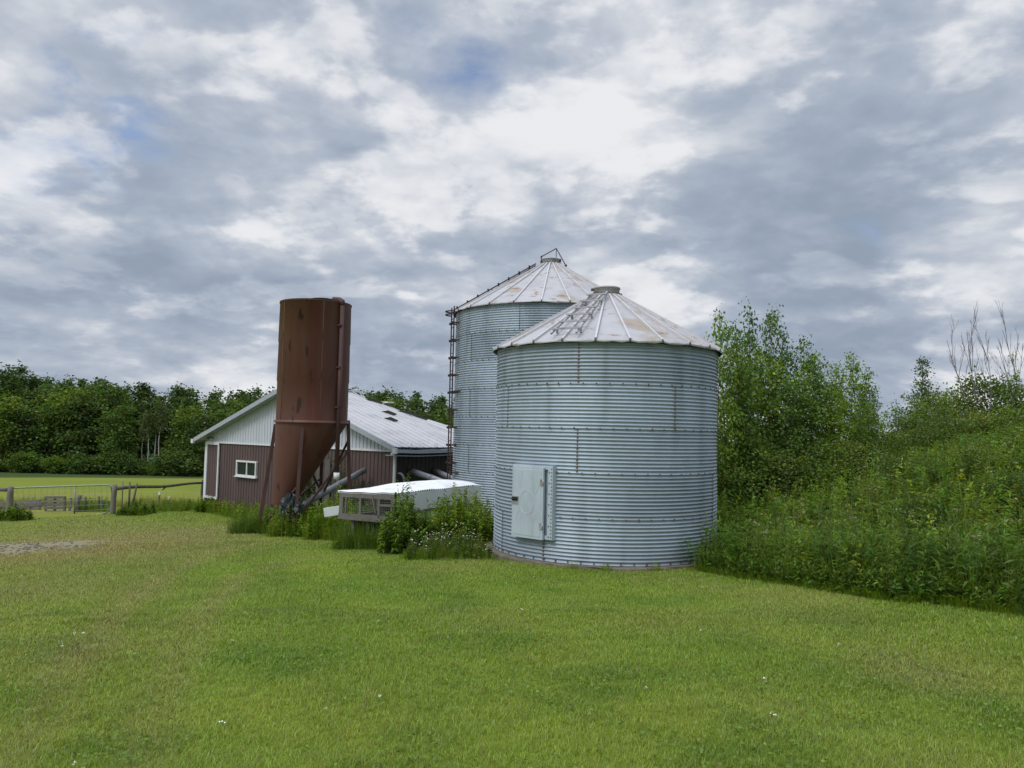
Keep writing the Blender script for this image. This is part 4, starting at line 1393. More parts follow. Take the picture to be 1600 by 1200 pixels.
# white side wall with an upper and a lower panel
B1 = B + D3 * .02; B2 = B + D3 + fx * .34
sp = MB()
sx = (B2 - B1) / np.linalg.norm(B2 - B1); sn = np.array([sx[1], -sx[0], 0]); sw = np.linalg.norm(B2 - B1)
sp.box(B1 + sx * sw / 2 + U3 * (zt_ - .20) + sn * .03, (sw, .05, .42), (sx, sn, U3))
sp.box(B1 + sx * (sw / 2 + .05) + U3 * (zt_ - .47 - .33) + sn * .0, (sw - .1, .05, .66), (sx, sn, U3))
sp.beam(B1 + U3 * (zt_ - .44) + sn * .04, B2 + U3 * (zt_ - .44) + sn * .04, .06, .05, mi=1)
sp.build('side_panel', [M['whitepaint'], M['board']], coop)
bk_ = MB(); bk_.beam(A + D3 + U3 * -.3, B2 + U3 * -.3, .04, .8); bk_.beam(A + D3 * .42 + U3 * -.17, A + D3 + U3 * -.17, .04, .56); bk_.build('back_panel', M['darkboard'], coop)
# white board lying in the weeds left of the coop
wbp = hit(516, 830)
a = P(506, 801, 19.4); b = P(531, 797, 19.5)
wb_ = MB(); wb_.beam(a, b, .05, .22); wb_.top('white_board', M['whitepaint'], a, 'long white board lying in the weeds beside the wire fronted coop', 'board')

# ------------------------------------------------------------------ gate and fence
def post(px, py_top, d, w, label, lean=0, mt='board', rnd=True, name='fence_post', pyb=None):
    t = P(px, py_top, d); g = float(gz(t[0], t[1]))
    p0 = np.array([t[0] - lean, t[1], g - .15])
    mb_ = MB()
    if rnd:
        pts = [p0 + (t - p0) * q + rng.normal(0, .006, 3) for q in np.linspace(0, 1, 6)]
        mb_.tube(pts, [w * 1.08, w, w * .98, w, w * .96, w * .9], 12)
    else:
        mb_.beam(p0, t, w * 2, w * 1.4, (0, 1, 0))
    return mb_.top(name, M[mt], (p0[0], p0[1], g), label, 'post')


DG = float(GATE_R[1])
post(16, 760, DG - .1, .105, 'thick grey round gate post at the far left of the photo')
post(179, 757, DG, .105, 'thick grey round post where the tubular gate ends and the log rail begins')
gate = thing('farm_gate', ((GATE_L[0] + GATE_R[0]) / 2, DG, float(gz((GATE_L[0] + GATE_R[0]) / 2, DG))), 'long tubular steel gate filled with thin wire between two round posts', 'gate')
tp_ = MB()
p = [P(20, 762.5, DG), P(90, 760, DG), P(165, 757.7, DG), P(172, 758.8, DG), P(174.5, 763, DG), P(174, 785, DG), P(172, 796, DG), P(166, 801.5, DG), P(150, 804, DG), P(90, 806.5, DG), P(36, 809.5, DG), P(22, 809, DG), P(20, 800, DG), P(20, 762.5, DG)]
tp_.tube(p, .032, 8, caps=False)
tp_.build('frame', M['gatetube'], gate)
for pxx in (117,):
    bar = MB(); bar.tube([P(pxx, 760, DG), P(pxx - .5, 805, DG)], .028, 8); bar.build('upright', M['gatetube'], gate)
wi = MB()
for k in range(16):
    t = (k + .5) / 16; px = 22 + 150 * t
    wi.tube([P(px, 762.5 - 4.4 * t, DG), P(px, 809 - 7 * t, DG)], .006, 4, caps=False)
for k in range(5):
    t = (k + .7) / 5.4
    wi.tube([P(20, 763 + 46 * t, DG), P(174, 758 + 43 * t, DG)], .005, 4, caps=False)
wi.build('wire_mesh', M['wire'], gate)
a, b = P(-40, 764, DG), P(12, 765.3, DG - .12)
rl = MB(); rl.tube([a, (a + b) / 2 + np.array([0, 0, .01]), b], [.075, .08, .075], 12); rl.top('log_rail', M['board'], a, 'short thick grey log rail running off the left edge from the gate post', 'rail')
a, b = P(182, 763.5, DG), P(318, 755, 34.6)
rl = MB(); pts = [a + (b - a) * t + np.array([0, 0, .03 * math.sin(t * 9)]) for t in np.linspace(0, 1, 12)]
rl.tube(pts, np.linspace(.075, .05, 12), 10); rl.tube([pts[6] - np.array([0, 0, .02]), pts[6] + np.array([-.1, -.1, -.16])], [.04, .02], 6)
rl.top('log_rail', M['darkboard'], a, 'long thin dark log rail from the gate post to the barn corner', 'rail')
a = P(317, 745, 34.5); post(316.6, 750, 34.7, .06, 'thin dark post at the barn corner holding the log rail', mt='darkboard')
for (px, pt, ln, lab) in ((203, 753, .0, 'upright dark stick leaning on the log rail'), (214.5, 755, .22, 'slanting dark stick leaning on the log rail beside the gate post'), (192, 752, -.02, 'pale thin stick nearest the gate post on the log rail')):
    t = P(px, pt, DG + .15); g = float(gz(t[0], t[1])); b = np.array([t[0] - ln, t[1], g - .1])
    st = MB(); st.tube([b, (b + t) / 2 + rng.normal(0, .02, 3), t], [.05, .045, .03] if px > 195 else [.03, .025, .02], 8)
    st.top('stick', M['darkboard'] if px > 195 else M['board'], (b[0], b[1], g), lab, 'stick', 'sticks leaning on the log rail')
# weathered boards, pallets and stakes behind the gate
D2 = DG + 1.6
wpn = thing('board_pile', P(40, 808, D2) * [1, 1, 0] + [0, 0, float(gz(*P(40, 808, D2)[:2]))], 'low pile of grey weathered boards stacked behind the left half of the gate', 'board pile')
for k in range(6):
    y0 = 806 - k * 4.3
    bb = MB(); bb.beam(P(-6 + random.uniform(-3, 3), y0 + 3, D2 + .1 * k), P(64 + random.uniform(-3, 3), y0 - 1.5, D2 + .1 * k), .16, .12)
    bb.build('board', M['board' if k % 3 else 'darkboard'], wpn)
pl_o = P(90, 806, DG + 1.0)
pal = thing('pallet', (pl_o[0], pl_o[1], float(gz(pl_o[0], pl_o[1]))), 'grey wooden pallet standing on edge behind the middle of the gate', 'pallet')
for k in range(5):
    bb = MB(); y0 = 777 + k * 5.6; bb.beam(P(71, y0, DG + 1.0), P(102, y0 + .3, DG + 1.1), .04, .10); bb.build('slat', M['board'], pal)
for px in (72, 86, 101):
    bb = MB(); bb.beam(P(px, 776, DG + 1.1), P(px - .5, 804, DG + 1.1), .09, .05, (0, 1, 0)); bb.build('bearer', M['darkboard'], pal)
post(124.5, 773, DG + .8, .10, 'stout leaning pale post behind the gate wires, right of the pallet', lean=-.18 * -1)
for i, px in enumerate((101.5, 111, 133.5, 155, 159.5)):
    post(px, (776, 778, 776, 776, 780)[i], DG + 1.2, .045, ('dark stake directly beside the pallet behind the gate', 'pale stake between the pallet and the stout leaning post', 'thin dark stake just right of the stout leaning post', 'left of two thin stakes near the right end of the gate', 'right of two thin stakes near the right end of the gate')[i], lean=random.uniform(-.06, .06), mt='darkboard' if i != 1 else 'board', rnd=i > 1)
for i, (px, pt, dd_) in enumerate(((249.3, 769, 35.5), (264.5, 776, 36.5))):
    t = P(px, pt, dd_); g = float(gz(t[0], t[1])); mb_ = MB(); mb_.beam(np.array([t[0], t[1], g - .1]), t, .05, .05, (0, 1, 0), 0); mb_.box(t + [0, -.01, -.06], (.07, .07, .14), None, 1)
    mb_.top('marker_stake', [M['darkboard'], M['whiteplastic']], (t[0], t[1], g), ('taller white tipped stake', 'shorter white tipped stake')[i] + ' in the tall grass beyond the log rail', 'stake')
for i, (px, pt, pb_) in enumerate(((49.5, 729, 736), (256.8, 729, 738))):
    a = hit(px, pb_); t = P(px, pt, a[1]); mb_ = MB(); mb_.beam(a, t, .22, .12, (0, 1, 0)); mb_.top('marker_stake', M['whiteplastic'], a, ('small white marker stake at the far edge of the field, left side', 'small pale marker stake at the far field edge near the barn')[i], 'stake')
# ------------------------------------------------------------------ trees of the far wood
WC1, WC2, WC3 = (.094, .156, .038), (.140, .205, .040), (.076, .128, .045)


def round_c(a): return lambda t: a * (max(.0, 1 - ((t - .48) / .56) ** 2) ** .5 + .05)
def pine_c(a): return lambda t: a * (1.05 - t) ** .8 + .15
def top_c(a): return lambda t: a * max(.12, min(1, (t - .2) * 2.2)) * (1.15 - t) ** .5


broad = [tree_proto(15, round_c(3.3), .13, 24, 6, 26, .52, c, .22, rc=1.25, up=.55, flat=.75) for c in (WC1, WC2, (.078, .120, .040))]
tallt = [tree_proto(15, top_c(2.3), .25, 24, 5, 24, .46, c, .18, rc=.95, up=.8, flat=.9) for c in (WC3, (.072, .112, .034))]
pine = [tree_proto(15, pine_c(2.1), .35, 34, 3, 26, .42, WC3, .2, rc=.62, up=.35, flat=.6)]
birch = [tree_proto(13, top_c(1.5), .60, 16, 4, 16, .34, (.105, .14, .05), .17, rc=.8, up=.9, flat=.9, bark='palebark') for _ in range(2)]
shrubp = [tree_proto(4, round_c(1.7), .04, 18, 5, 26, .30, c, .06, rc=.75, up=.5, stems=3) for c in ((.115, .180, .032), (.080, .135, .034), (.10, .15, .045))]
TOPX = [-150, 0, 12, 26, 45, 100, 150, 200, 250, 300, 350, 420, 500, 560, 600, 650, 700, 760, 820]
TOPY = [580, 582, 578, 572, 586, 586, 589, 598, 602, 604, 606, 606, 606, 607, 609, 613, 617, 618, 620]
WG = 'trees of the far wood beyond the field'
LAB = {'broad': 'dark green broadleaf tree in the front row of the far wood', 'mid': 'mid row broadleaf tree of the far wood, only its crown showing', 'back': 'tall back row tree whose top makes the skyline of the far wood'}


def wtree(px, top, d, protos, name, lab, wide=1.0, group=WG, i=[0]):
    t = P(px, top, d); g = float(gz(t[0], t[1]))
    H = t[2] - g
    me = protos[0][i[0] % len(protos[0])]; i[0] += 1
    s = H / TOP[me[0].name]
    return place_tree(name, me, (t[0], t[1], g - .1), lab, 'tree', group, random.uniform(0, 6.28), s * wide * random.uniform(.9, 1.15), s)


for px in np.arange(-380, 800, 23):
    p_ = px + random.uniform(-10, 10); tl = float(np.interp(p_, TOPX, TOPY))
    wtree(p_, tl + random.uniform(-2, 5), random.uniform(128, 136), (pine if random.random() < .45 else tallt, 15), 'forest_tree', LAB['back'], 1.1)
for px in np.arange(-390, 800, 28):
    p_ = px + random.uniform(-10, 10); tl = float(np.interp(p_, TOPX, TOPY))
    wtree(p_, tl + random.uniform(8, 24), random.uniform(120, 126), (broad if random.random() < .5 else tallt, 15), 'forest_tree', LAB['mid'], 1.15)
for px in np.arange(-390, 800, 36):
    p_ = px + random.uniform(-10, 10); tl = float(np.interp(p_, TOPX, TOPY))
    if 190 < p_ < 290: continue
    wtree(p_, tl + random.uniform(24, 52), random.uniform(112, 117), (broad, 15), 'forest_tree', LAB['broad'], 1.25)
for px, top, lab in ((22, 569, 'tallest tree of the far wood, rising above the left skyline'), (128, 603, 'bright green broad tree bulging from the front of the far wood'), (86, 612, 'rounded tree at the front of the far wood, left of the bright broad one')):
    wtree(px, top, 118 if top > 600 else 126, (broad[1:2] if top > 600 else tallt[:1], 15), 'forest_tree', lab, 1.2)
for px, top, d, lab in ((233, 640, 112.5, 'leftmost of the pale trunked birches at the edge of the far wood'), (245, 622, 113, 'middle pale trunked birch at the edge of the far wood'), (256, 628, 112.5, 'rightmost pale trunked birch at the edge of the far wood'), (200, 668, 112.5, 'small thin birch left of the three tall pale birches'), (228, 652, 113, 'slender birch between the small birch and the three tall pale ones'), (181, 612, 119, 'pale branched tree thinly leaved high in the far wood')):
    wtree(px, top, d, (birch, 13), 'birch_tree', lab, .9)
for px in np.arange(-380, 330, 24):
    p_ = px + random.uniform(-8, 8)
    wtree(p_, random.uniform(703, 728) if p_ < 140 else random.uniform(698, 728), random.uniform(109, 112), (shrubp, 4), 'forest_shrub', 'low green bush along the foot of the far wood', 1.5, 'bushes along the foot of the far wood')
for px in np.arange(800, 1900, 55):
    wtree(px + random.uniform(-10, 10), random.uniform(664, 676), random.uniform(95, 120), (broad, 15), 'forest_tree', 'distant tree behind the grain bins and the poplar thicket', 1.5, 'distant trees on the right')

# ------------------------------------------------------------------ poplar thicket right of the bins
PC = (.160, .255, .028)
popl = [tree_proto(5, lambda t: .95 * max(.05, 1 - t) ** .55 * min(1, t * 4 + .3), .10, 26, 5, 24, .105, c, .030, rc=.27, up=.9, leaf='leaf', bark='bark', flat=.9, gapp=.1, lean=.02) for c in (PC, (.12, .205, .032), (.082, .16, .03), (.105, .18, .036))]
thin = [tree_proto(5, lambda t: .62 * max(.05, 1 - t) ** .5, .2, 20, 3, 11, .105, (.16, .25, .045), .026, rc=.2, up=1.1, leaf='leaf', bark='deadwood', gapp=.25)]
bushn = [tree_proto(2, round_c(1.0), .03, 22, 5, 24, .085, c, .02, rc=.32, up=.6, stems=3, leaf='leaf') for c in ((.120, .195, .026), (.155, .210, .036), (.100, .160, .028))]


def ntree(px, top, d, protos, name, lab, cat='tree', wide=1.0, group=None, i=[0], sink=0.05):
    t = P(px, top, d); g = float(gz(t[0], t[1]))
    me = protos[0][i[0] % len(protos[0])]; i[0] += 1
    s = (t[2] - g) / TOP[me[0].name]
    return place_tree(name, me, (t[0], t[1], g - sink), lab, cat, group, random.uniform(0, 6.28), s * wide, s)


PGRP = 'young poplars right of the bins'
for px, top, d, w, lab in (
        (1122, 486, 19.6, .6, 'young poplar nearest the short grain bin, its top beside the bin roof'),
        (1142, 532, 20.2, .8, 'slim pale trunked young poplar just right of the short grain bin'),
        (1176, 473, 22.0, .6, 'tallest young poplar, left of the two highest tops'),
        (1210, 481, 22.4, .58, 'second tallest young poplar, right of the two highest tops'),
        (1192, 540, 21.2, 1.0, 'dense young poplar in front of the two tallest'),
        (1244, 526, 22.8, .8, 'young poplar right of the two tallest, about half as high above the bank'),
        (1270, 560, 21.6, .85, 'bushy young poplar in the middle of the thicket'),
        (1295, 562, 23.2, .75, 'thin young poplar with sky showing through its crown'),
        (1324, 551, 23.6, .85, 'young poplar making the right hand peak of the thicket'),
        (1348, 574, 24.0, .85, 'young poplar right of the right hand peak'),
        (1362, 604, 24.4, .6, 'last leafy young poplar at the right end of the thicket'),
        (1225, 590, 20.8, 1.1, 'low broad young poplar at the front of the thicket'),
        (1310, 600, 21.8, 1.35, 'low young poplar at the front right of the thicket'),
        (1150, 505, 21.0, .7, 'slender young poplar between the bin roof and the two tallest'),
        (1228, 505, 22.6, .65, 'slender young poplar just right of the two tallest, slightly lower'),
        (1302, 580, 23.0, .8, 'slender young poplar behind the thin one'),
        (1262, 546, 22.2, .9, 'full young poplar left of the middle of the thicket'),
        (1288, 562, 22.6, .9, 'full young poplar just left of the thin one'),
        (1312, 570, 24.2, .9, 'full young poplar behind the right hand peak'),
        (1158, 570, 20.6, 1.1, 'bushy young poplar filling the gap right of the pale trunked one'),
        (1222, 555, 21.6, 1.2, 'bushy young poplar just right of the dense front one'),
        (1255, 590, 21.4, 1.2, 'short bushy young poplar near the middle of the thicket'),
        (1285, 605, 22.0, 1.2, 'short bushy young poplar left of the thin one'),
        (1335, 615, 23.0, 1.1, 'short bushy young poplar under the right hand peak'),
        (1155, 600, 21.0, 1.1, 'short young poplar low between the bin and the tallest ones'),
        (1345, 630, 22.2, 1.35, 'short broad young poplar low at the right of the thicket')):
    ntree(px, top, d, (thin if 'thin' in lab else popl, 5), 'poplar_sapling', lab, 'tree', w, PGRP)
ntree(1388, 640, 25.0, (thin, 5), 'bare_sapling', 'almost bare sapling standing right of the poplar thicket', 'tree', .6)
for px, top, d, lab in ((1135, 690, 20.0, 'round bush under the poplars nearest the short bin'), (1180, 700, 20.5, 'second bush from the short bin under the poplars'), (1222, 690, 20.6, 'middle bush under the poplars'), (1265, 688, 20.8, 'fourth bush from the short bin under the poplars'), (1308, 682, 21.0, 'bush under the right part of the poplars'), (1350, 690, 21.4, 'last bush under the right end of the poplars'), (1375, 668, 22.5, 'bush between the poplars and the bank')):
    ntree(px, top, d, (bushn, 2), 'understorey_bush', lab, 'bush', 1.15, 'bushes under the poplars')
# bushes on the bank's skyline
conif = tree_proto(5, lambda t: .75 * (1.03 - t) ** .75 + .04, .1, 60, 2, 26, .10, (.08, .145, .03), .05, rc=.24, up=.5, leaf='leaf', flat=.8)
ntree(1441, 557, 27.0, ([conif], 5), 'conical_tree', 'narrow dark conical tree rising over the bushes on the bank', 'tree', 1.05)
for px, top, d, w, lab in ((1418, 640, 24.5, 1.0, 'feathery green bush left of the conical tree'), (1446, 612, 25.5, .9, 'broad green bush wrapped round the foot of the conical tree'), (1488, 605, 26.5, .8, 'loose bush with sky showing through, right of the conical tree'),
                           (1556, 583, 27.0, 1.0, 'large dark bush at the foot of the left bare tree'), (1600, 596, 26.0, 1.1, 'large dark bush at the right edge of the photo'), (1520, 640, 22.0, 1.0, 'low olive bush below the left bare tree'), (1470, 648, 22.0, 1.0, 'low olive bush below the loose bush'),
                           (1570, 632, 21.5, 1.1, 'low olive bush below the large dark bush'), (1625, 630, 21.0, 1.1, 'low bush cut by the right edge'), (1402, 672, 23.0, .8, 'small dark bush at the dip left of the conical tree')):
    ntree(px, top, d, (bushn, 2), 'bank_bush', lab, 'bush', w, 'bushes on the bank')
for px, top, d, w, lab in ((1462, 702, 15.5, 1.1, 'pale green shrub half way up the bank, below the loose bush'), (1542, 690, 14.5, 1.2, 'yellow green shrub half way up the bank near the right edge'), (1590, 730, 12.5, 1.2, 'low leafy shrub at the right edge on the bank face'), (1500, 748, 13.5, 1.2, 'spreading shrub in the middle of the bank face'), (1385, 745, 15.0, 1.1, 'small shrub at the left shoulder of the bank')):
    ntree(px, top, d, (bushn, 2), 'bank_shrub', lab, 'shrub', w, 'shrubs on the bank face')
for px, top, d, lab in ((1420, 706, 17.0, 'dark shrub on the shoulder of the bank under the feathery bush'), (1520, 672, 17.5, 'dark shrub on the crest of the bank under the bare tree'), (1600, 660, 16.5, 'dark shrub on the crest of the bank at the right edge'), (1555, 745, 12.8, 'dark low shrub low on the bank face towards the right'), (1440, 770, 13.2, 'dark low shrub low on the bank face, left of the others'), (1340, 765, 16.0, 'dark low shrub in the dip between the poplars and the bank')):
    ntree(px, top, d, (bushn[2:3] if 'crest' not in lab else bushn[0:1], 2), 'bank_shrub', lab, 'shrub', 1.5, 'shrubs on the bank face')
ntree(1572, 548, 25.5, (thin, 5), 'sapling', 'leafy thin sapling between the two bare trees', 'tree', .8)


def bare_tree(h):
    W = Leafy()

    def grow(p, d, ln, r, lev):
        n = 6
        pts = [p]
        for q in range(n):
            d = unit(d + rng.normal(0, .06, 3) + np.array([0, 0, .05])); pts.append(pts[-1] + d * ln / n)
        W.tube(np.array(pts), np.linspace(r, r * .35, n + 1), 5)
        if lev == 0: return
        for _ in range(5 if lev > 1 else 3):
            q = rng.uniform(.35, .95); b = pts[int(q * n)]
            az = rng.uniform(0, 6.28); sp = rng.uniform(.18, .38)
            nd = unit(d + sp * np.array([math.cos(az), math.sin(az), .1]))
            grow(b, nd, ln * rng.uniform(.25, .42), r * .55, lev - 1)
    for k in range(3):
        az = k * 2.1 + rng.uniform(-.4, .4)
        grow(np.array([0, 0, 0.]), unit(np.array([.17 * math.cos(az), .17 * math.sin(az), 1])), h * rng.uniform(.72, .98), .019, 3)
    return W.mesh('trunk', [M['deadwood']], True)


for px, top, d, lab in ((1533, 506, 26.0, 'left bare tree with thin upright branches on the bank skyline'), (1594, 488, 26.5, 'right bare tree with thin branches at the right edge of the photo')):
    t = P(px, top, d); g = float(gz(t[0], t[1]))
    o = thing('bare_tree', (t[0], t[1], g), lab, 'tree', 'bare trees on the bank')
    me = bare_tree(t[2] - g)
    c = bpy.data.objects.new('trunk', me); COL.objects.link(c); c.parent = o


# ------------------------------------------------------------------ weeds
def tufts(W, x, y, h, nb, col, spread=.10, wid=.007, lean=.45, mi=0, segs=3):
    n = len(x); k = np.repeat(np.arange(n), nb)
    a = rng.uniform(0, 6.28, len(k)); r = spread * np.sqrt(rng.uniform(0, 1, len(k)))
    px, py = x[k] + r * np.cos(a), y[k] + r * np.sin(a)
    hh = h[k] * rng.uniform(.55, 1.1, len(k))
    l = (lean * hh * rng.uniform(.2, 1.1, len(k)))[:, None] * np.c_[np.cos(a), np.sin(a)]
    W.blades(np.c_[px, py, gz(px, py) - .02], l, hh, np.full(len(k), wid) * rng.uniform(.7, 1.4, len(k)), cjit(col, len(k), .22), segs, mi)


def herbs(W, x, y, h, nl, ll, lw, col, tilt=.35, mi=0, t0=.1, stemcol=(.08, .11, .03)):
    n = len(x); b = np.c_[x, y, gz(x, y) - .02]
    ld = rng.normal(0, .10, (n, 2)) * h[:, None]
    W.blades(b, ld, h, np.full(n, .009), cjit(stemcol, n, .2), 3, mi)
    k = np.repeat(np.arange(n), nl)
    t = rng.uniform(t0, 1.0, len(k)) ** .8
    p = b[k] + np.c_[ld[k] * (t ** 1.7)[:, None], h[k] * t]
    a = rng.uniform(0, 6.28, len(k))
    el = tilt + rng.normal(0, .25, len(k)) + .5 * (t > .9)
    d = np.c_[np.cos(a) * np.cos(el), np.sin(a) * np.cos(el), np.sin(el)]
    s = rng.uniform(.7, 1.25, len(k)) * (1.15 - .55 * t)
    c = cjit(col, n, .30, .14)[k] * (1 + rng.normal(0, .12, (len(k), 1)))
    W.leaves(p, d, np.tile([0, 0, 1.0], (len(k), 1)) + rng.normal(0, .25, (len(k), 3)), ll * s, lw * s, c.clip(.01, .5), .30, mi)


def scatter(n, poly, cond=None):
    P_ = np.array(poly); lo, hi = P_.min(0), P_.max(0)
    xs = rng.uniform(lo[0], hi[0], n * 6); ys = rng.uniform(lo[1], hi[1], n * 6)
    k = inpoly(xs, ys, poly)
    if cond is not None: k &= cond(xs, ys)
    return xs[k][:n], ys[k][:n]


def out_of_solids(x, y, m_=.1):
    k = np.hypot(x - C1[0], y - C1[1]) > RA1 + m_
    k &= np.hypot(x - C2[0], y - C2[1]) > RA2 + m_
    return k


WG_ = (.150, .235, .022); WY = (.195, .275, .032); WD = (.100, .178, .022); WDRY = (.25, .21, .12)
BANKV = [tuple(p) for p in BANK_EDGE[:8]] + [(8.3, 6.5), (10.5, 7.2), (13.5, 13), (17, 22), (13, 23), (5.2, 21.5), (3.2, 20.2), (3.5, 17.6), (4.1, 15.6), (3.6, 14.6), (3.0, 14.0)]
W = Leafy()
cond = lambda x, y: out_of_solids(x, y, .06)
zone = lambda x, y: fbm(x, y, .55, 61)
x, y = scatter(900, BANKV, cond); z_ = zone(x, y)
d_ = np.hypot(x, y)
# arching grass everywhere, leafy stems in drifts, broad herbs along the front
tufts(W, x, y, rng.uniform(.40, .78, len(x)), 16, WG_, .16, .009, .55)
x, y = scatter(600, BANKV, cond); k = zone(x, y) > .5
tufts(W, x[k], y[k], rng.uniform(.5, .9, k.sum()), 14, WY, .14, .008, .45)
x, y = scatter(1300, BANKV, cond); k = zone(x, y) < .56; x, y = x[k], y[k]
herbs(W, x, y, rng.uniform(.45, .95, len(x)), 40, .15, .032, WD, .25)
x, y = scatter(1000, BANKV, cond); k = zone(x, y) > .44; x, y = x[k], y[k]
herbs(W, x, y, rng.uniform(.5, 1.0, len(x)), 34, .12, .044, WG_, .35)
x, y = scatter(600, BANKV, cond); k = fbm(x, y, .8, 90) > .50; x, y = x[k], y[k]
herbs(W, x, y, rng.uniform(.45, .85, len(x)), 30, .12, .065, WY, .4)
x, y = scatter(260, BANKV, cond); k = fbm(x, y, .7, 190) > .50; x, y = x[k], y[k]
herbs(W, x, y, rng.uniform(.4, .8, len(x)), 18, .22, .11, WD, .30)
x, y = scatter(220, BANKV, cond); k = fbm(x, y, .7, 230) > .52; x, y = x[k], y[k]
herbs(W, x, y, rng.uniform(.7, 1.2, len(x)), 44, .13, .05, (.085, .155, .022), .15)
# front row: long drooping leaves
fp_ = np.array(BANK_EDGE[1:8]); tt = rng.uniform(0, len(fp_) - 1.001, 520); i0 = tt.astype(int); fr_ = (tt - i0)[:, None]
pp_ = fp_[i0] * (1 - fr_) + fp_[i0 + 1] * fr_; nrm_ = np.c_[rng.uniform(.02, .9, 520), rng.uniform(.1, .9, 520)] ; pp_ = pp_ + nrm_
k = out_of_solids(pp_[:, 0], pp_[:, 1], .12); pp_ = pp_[k]
herbs(W, pp_[:, 0], pp_[:, 1], rng.uniform(.35, .85, len(pp_)), 26, .19, .026, WD, .45)
tufts(W, pp_[:, 0], pp_[:, 1] - .1, rng.uniform(.25, .6, len(pp_)), 12, WG_, .12, .010, .7)
# ragged fringe that spills on to the lawn
tt = rng.uniform(0, len(fp_) - 1.001, 560); i0 = tt.astype(int); fr_ = (tt - i0)[:, None]
pp_ = fp_[i0] * (1 - fr_) + fp_[i0 + 1] * fr_
pp_ = pp_ - np.c_[np.zeros(560), np.abs(rng.normal(0, .13, 560)) * (.2 + 1.5 * fbm(pp_[:, 0], pp_[:, 1], 1.1, 33))]
k = out_of_solids(pp_[:, 0], pp_[:, 1], .12); pp_ = pp_[k]
tufts(W, pp_[:, 0], pp_[:, 1], rng.uniform(.06, .24, len(pp_)), 12, (.17, .26, .022), .09, .007, .8)
k = rng.uniform(0, 1, len(pp_)) < .45
herbs(W, pp_[k, 0], pp_[k, 1], rng.uniform(.15, .45, k.sum()), 16, .10, .035, WD, .5)
# dry stalks from last year
q0 = P(1300, 800, 14)
x = rng.normal(P(1310, 800, 14.5)[0], .9, 150); y = rng.normal(14.6, 1.0, 150); k = inpoly(x, y, BANKV)
tufts(W, x[k], y[k], rng.uniform(.6, 1.05, k.sum()), 3, WDRY, .10, .007, .35)
x, y = scatter(160, BANKV, cond)
tufts(W, x, y, rng.uniform(.6, 1.05, len(x)), 2, (.20, .19, .09), .10, .006, .35)
# pale seed heads and umbels
x, y = scatter(220, BANKV, cond); h = rng.uniform(.55, .95, len(x))
tufts(W, x, y, h, 1, (.12, .15, .05), .02, .006, .2)
pk = np.c_[x, y, gz(x, y) + h * .92]; pk = np.repeat(pk, 7, 0) + rng.normal(0, .03, (len(x) * 7, 3)) * [1, 1, .4]
W.leaves(pk, rdir(len(pk), -.2, .5), rdir(len(pk), .3, 1), np.full(len(pk), .035), np.full(len(pk), .03), cjit((.30, .30, .16), len(pk), .2), 0)
me = W.mesh('weed_thicket', [M['leaf']])
o = bpy.data.objects.new('weed_thicket', me); put(o); tag(o, 'tall rough weeds and long grass covering the bank right of the bins', 'weeds', kind='stuff')


def local_weeds(name, label, cat, poly, spec, group=None, cnd=None):
    """one clump of weeds as a thing; spec rows: (kind, count, hmin, hmax, colour, args)"""
    W = Leafy()
    for kind, n, h0, h1, col, kw in spec:
        x, y = scatter(n, poly, cnd)
        if not len(x): continue
        c = np.array(poly).mean(0); rad = np.abs(np.array(poly) - c).max(0) + .01
        fall = 1.05 - .45 * np.clip(np.hypot((x - c[0]) / rad[0], (y - c[1]) / rad[1]), 0, 1)
        h = rng.uniform(h0, h1, len(x)) * fall
        if kind == 't': tufts(W, x, y, h, kw.pop('nb', 14), col, **kw)
        elif kind == 'h': herbs(W, x, y, h, kw.pop('nl', 28), kw.pop('ll', .1), kw.pop('lw', .04), col, **kw)
        elif kind == 'f':
            pk = np.c_[x, y, gz(x, y) + h]; q = kw.get('q', 6); pk = np.repeat(pk, q, 0) + rng.normal(0, kw.get('s', .035), (len(x) * q, 3)) * [1, 1, .5]
            W.leaves(pk, rdir(len(pk), -.3, .3), np.tile([0, 0, 1.], (len(pk), 1)) + rng.normal(0, .3, (len(pk), 3)), np.full(len(pk), kw.get('sz', .035)), np.full(len(pk), kw.get('sz', .035) * .9), cjit((.62, .62, .52), len(pk), .15, .03), 0, 1)
    loc = np.r_[np.array(poly).mean(0), 0]; loc[2] = float(gz(loc[0], loc[1]))
    me = W.mesh(name, [M['leaf'], M['flower']], off=loc)
    o = bpy.data.objects.new(name, me); put(o); o.location = loc
    return tag(o, label, cat, group)


def quad(px0, px1, py, depth, back=0.0):
    a = hit(px0, py)[:2]; b = hit(px1, py)[:2]
    if not isinstance(depth, tuple): depth = (0, depth)
    return [tuple(a + [0, depth[0]]), tuple(b + [0, depth[0]]), tuple(b + [0, depth[1]]), tuple(a + [0, depth[1]])]


def dirs(): return dict(spread=.14, wid=.010, lean=.5)


GRP = 'weed clumps round the farm buildings'
local_weeds('weed_clump', 'dark bushy weeds at the foot of the far left gate post', 'weeds', quad(-20, 30, 815, 1.0), [('h', 60, .35, .75, WD, dict(nl=34, ll=.12, lw=.05)), ('t', 40, .3, .5, WG_, dirs())], GRP)
local_weeds('weed_clump', 'dense dark weeds beside the right gate post under the log rail', 'weeds', quad(180, 222, 806, 1.2), [('h', 70, .35, .8, WD, dict(nl=34, ll=.12, lw=.05)), ('t', 60, .3, .6, WG_, dirs())], GRP)
local_weeds('weed_strip', 'strip of long grass and weeds under the log rail towards the barn', 'weeds', quad(215, 318, 800, 2.2), [('t', 240, .25, .6, WG_, dirs()), ('h', 70, .25, .6, WD, dict(nl=26, ll=.11, lw=.045)), ('t', 70, .4, .8, (.17, .17, .06), dict(nb=5, spread=.2, wid=.006, lean=.3))], GRP)
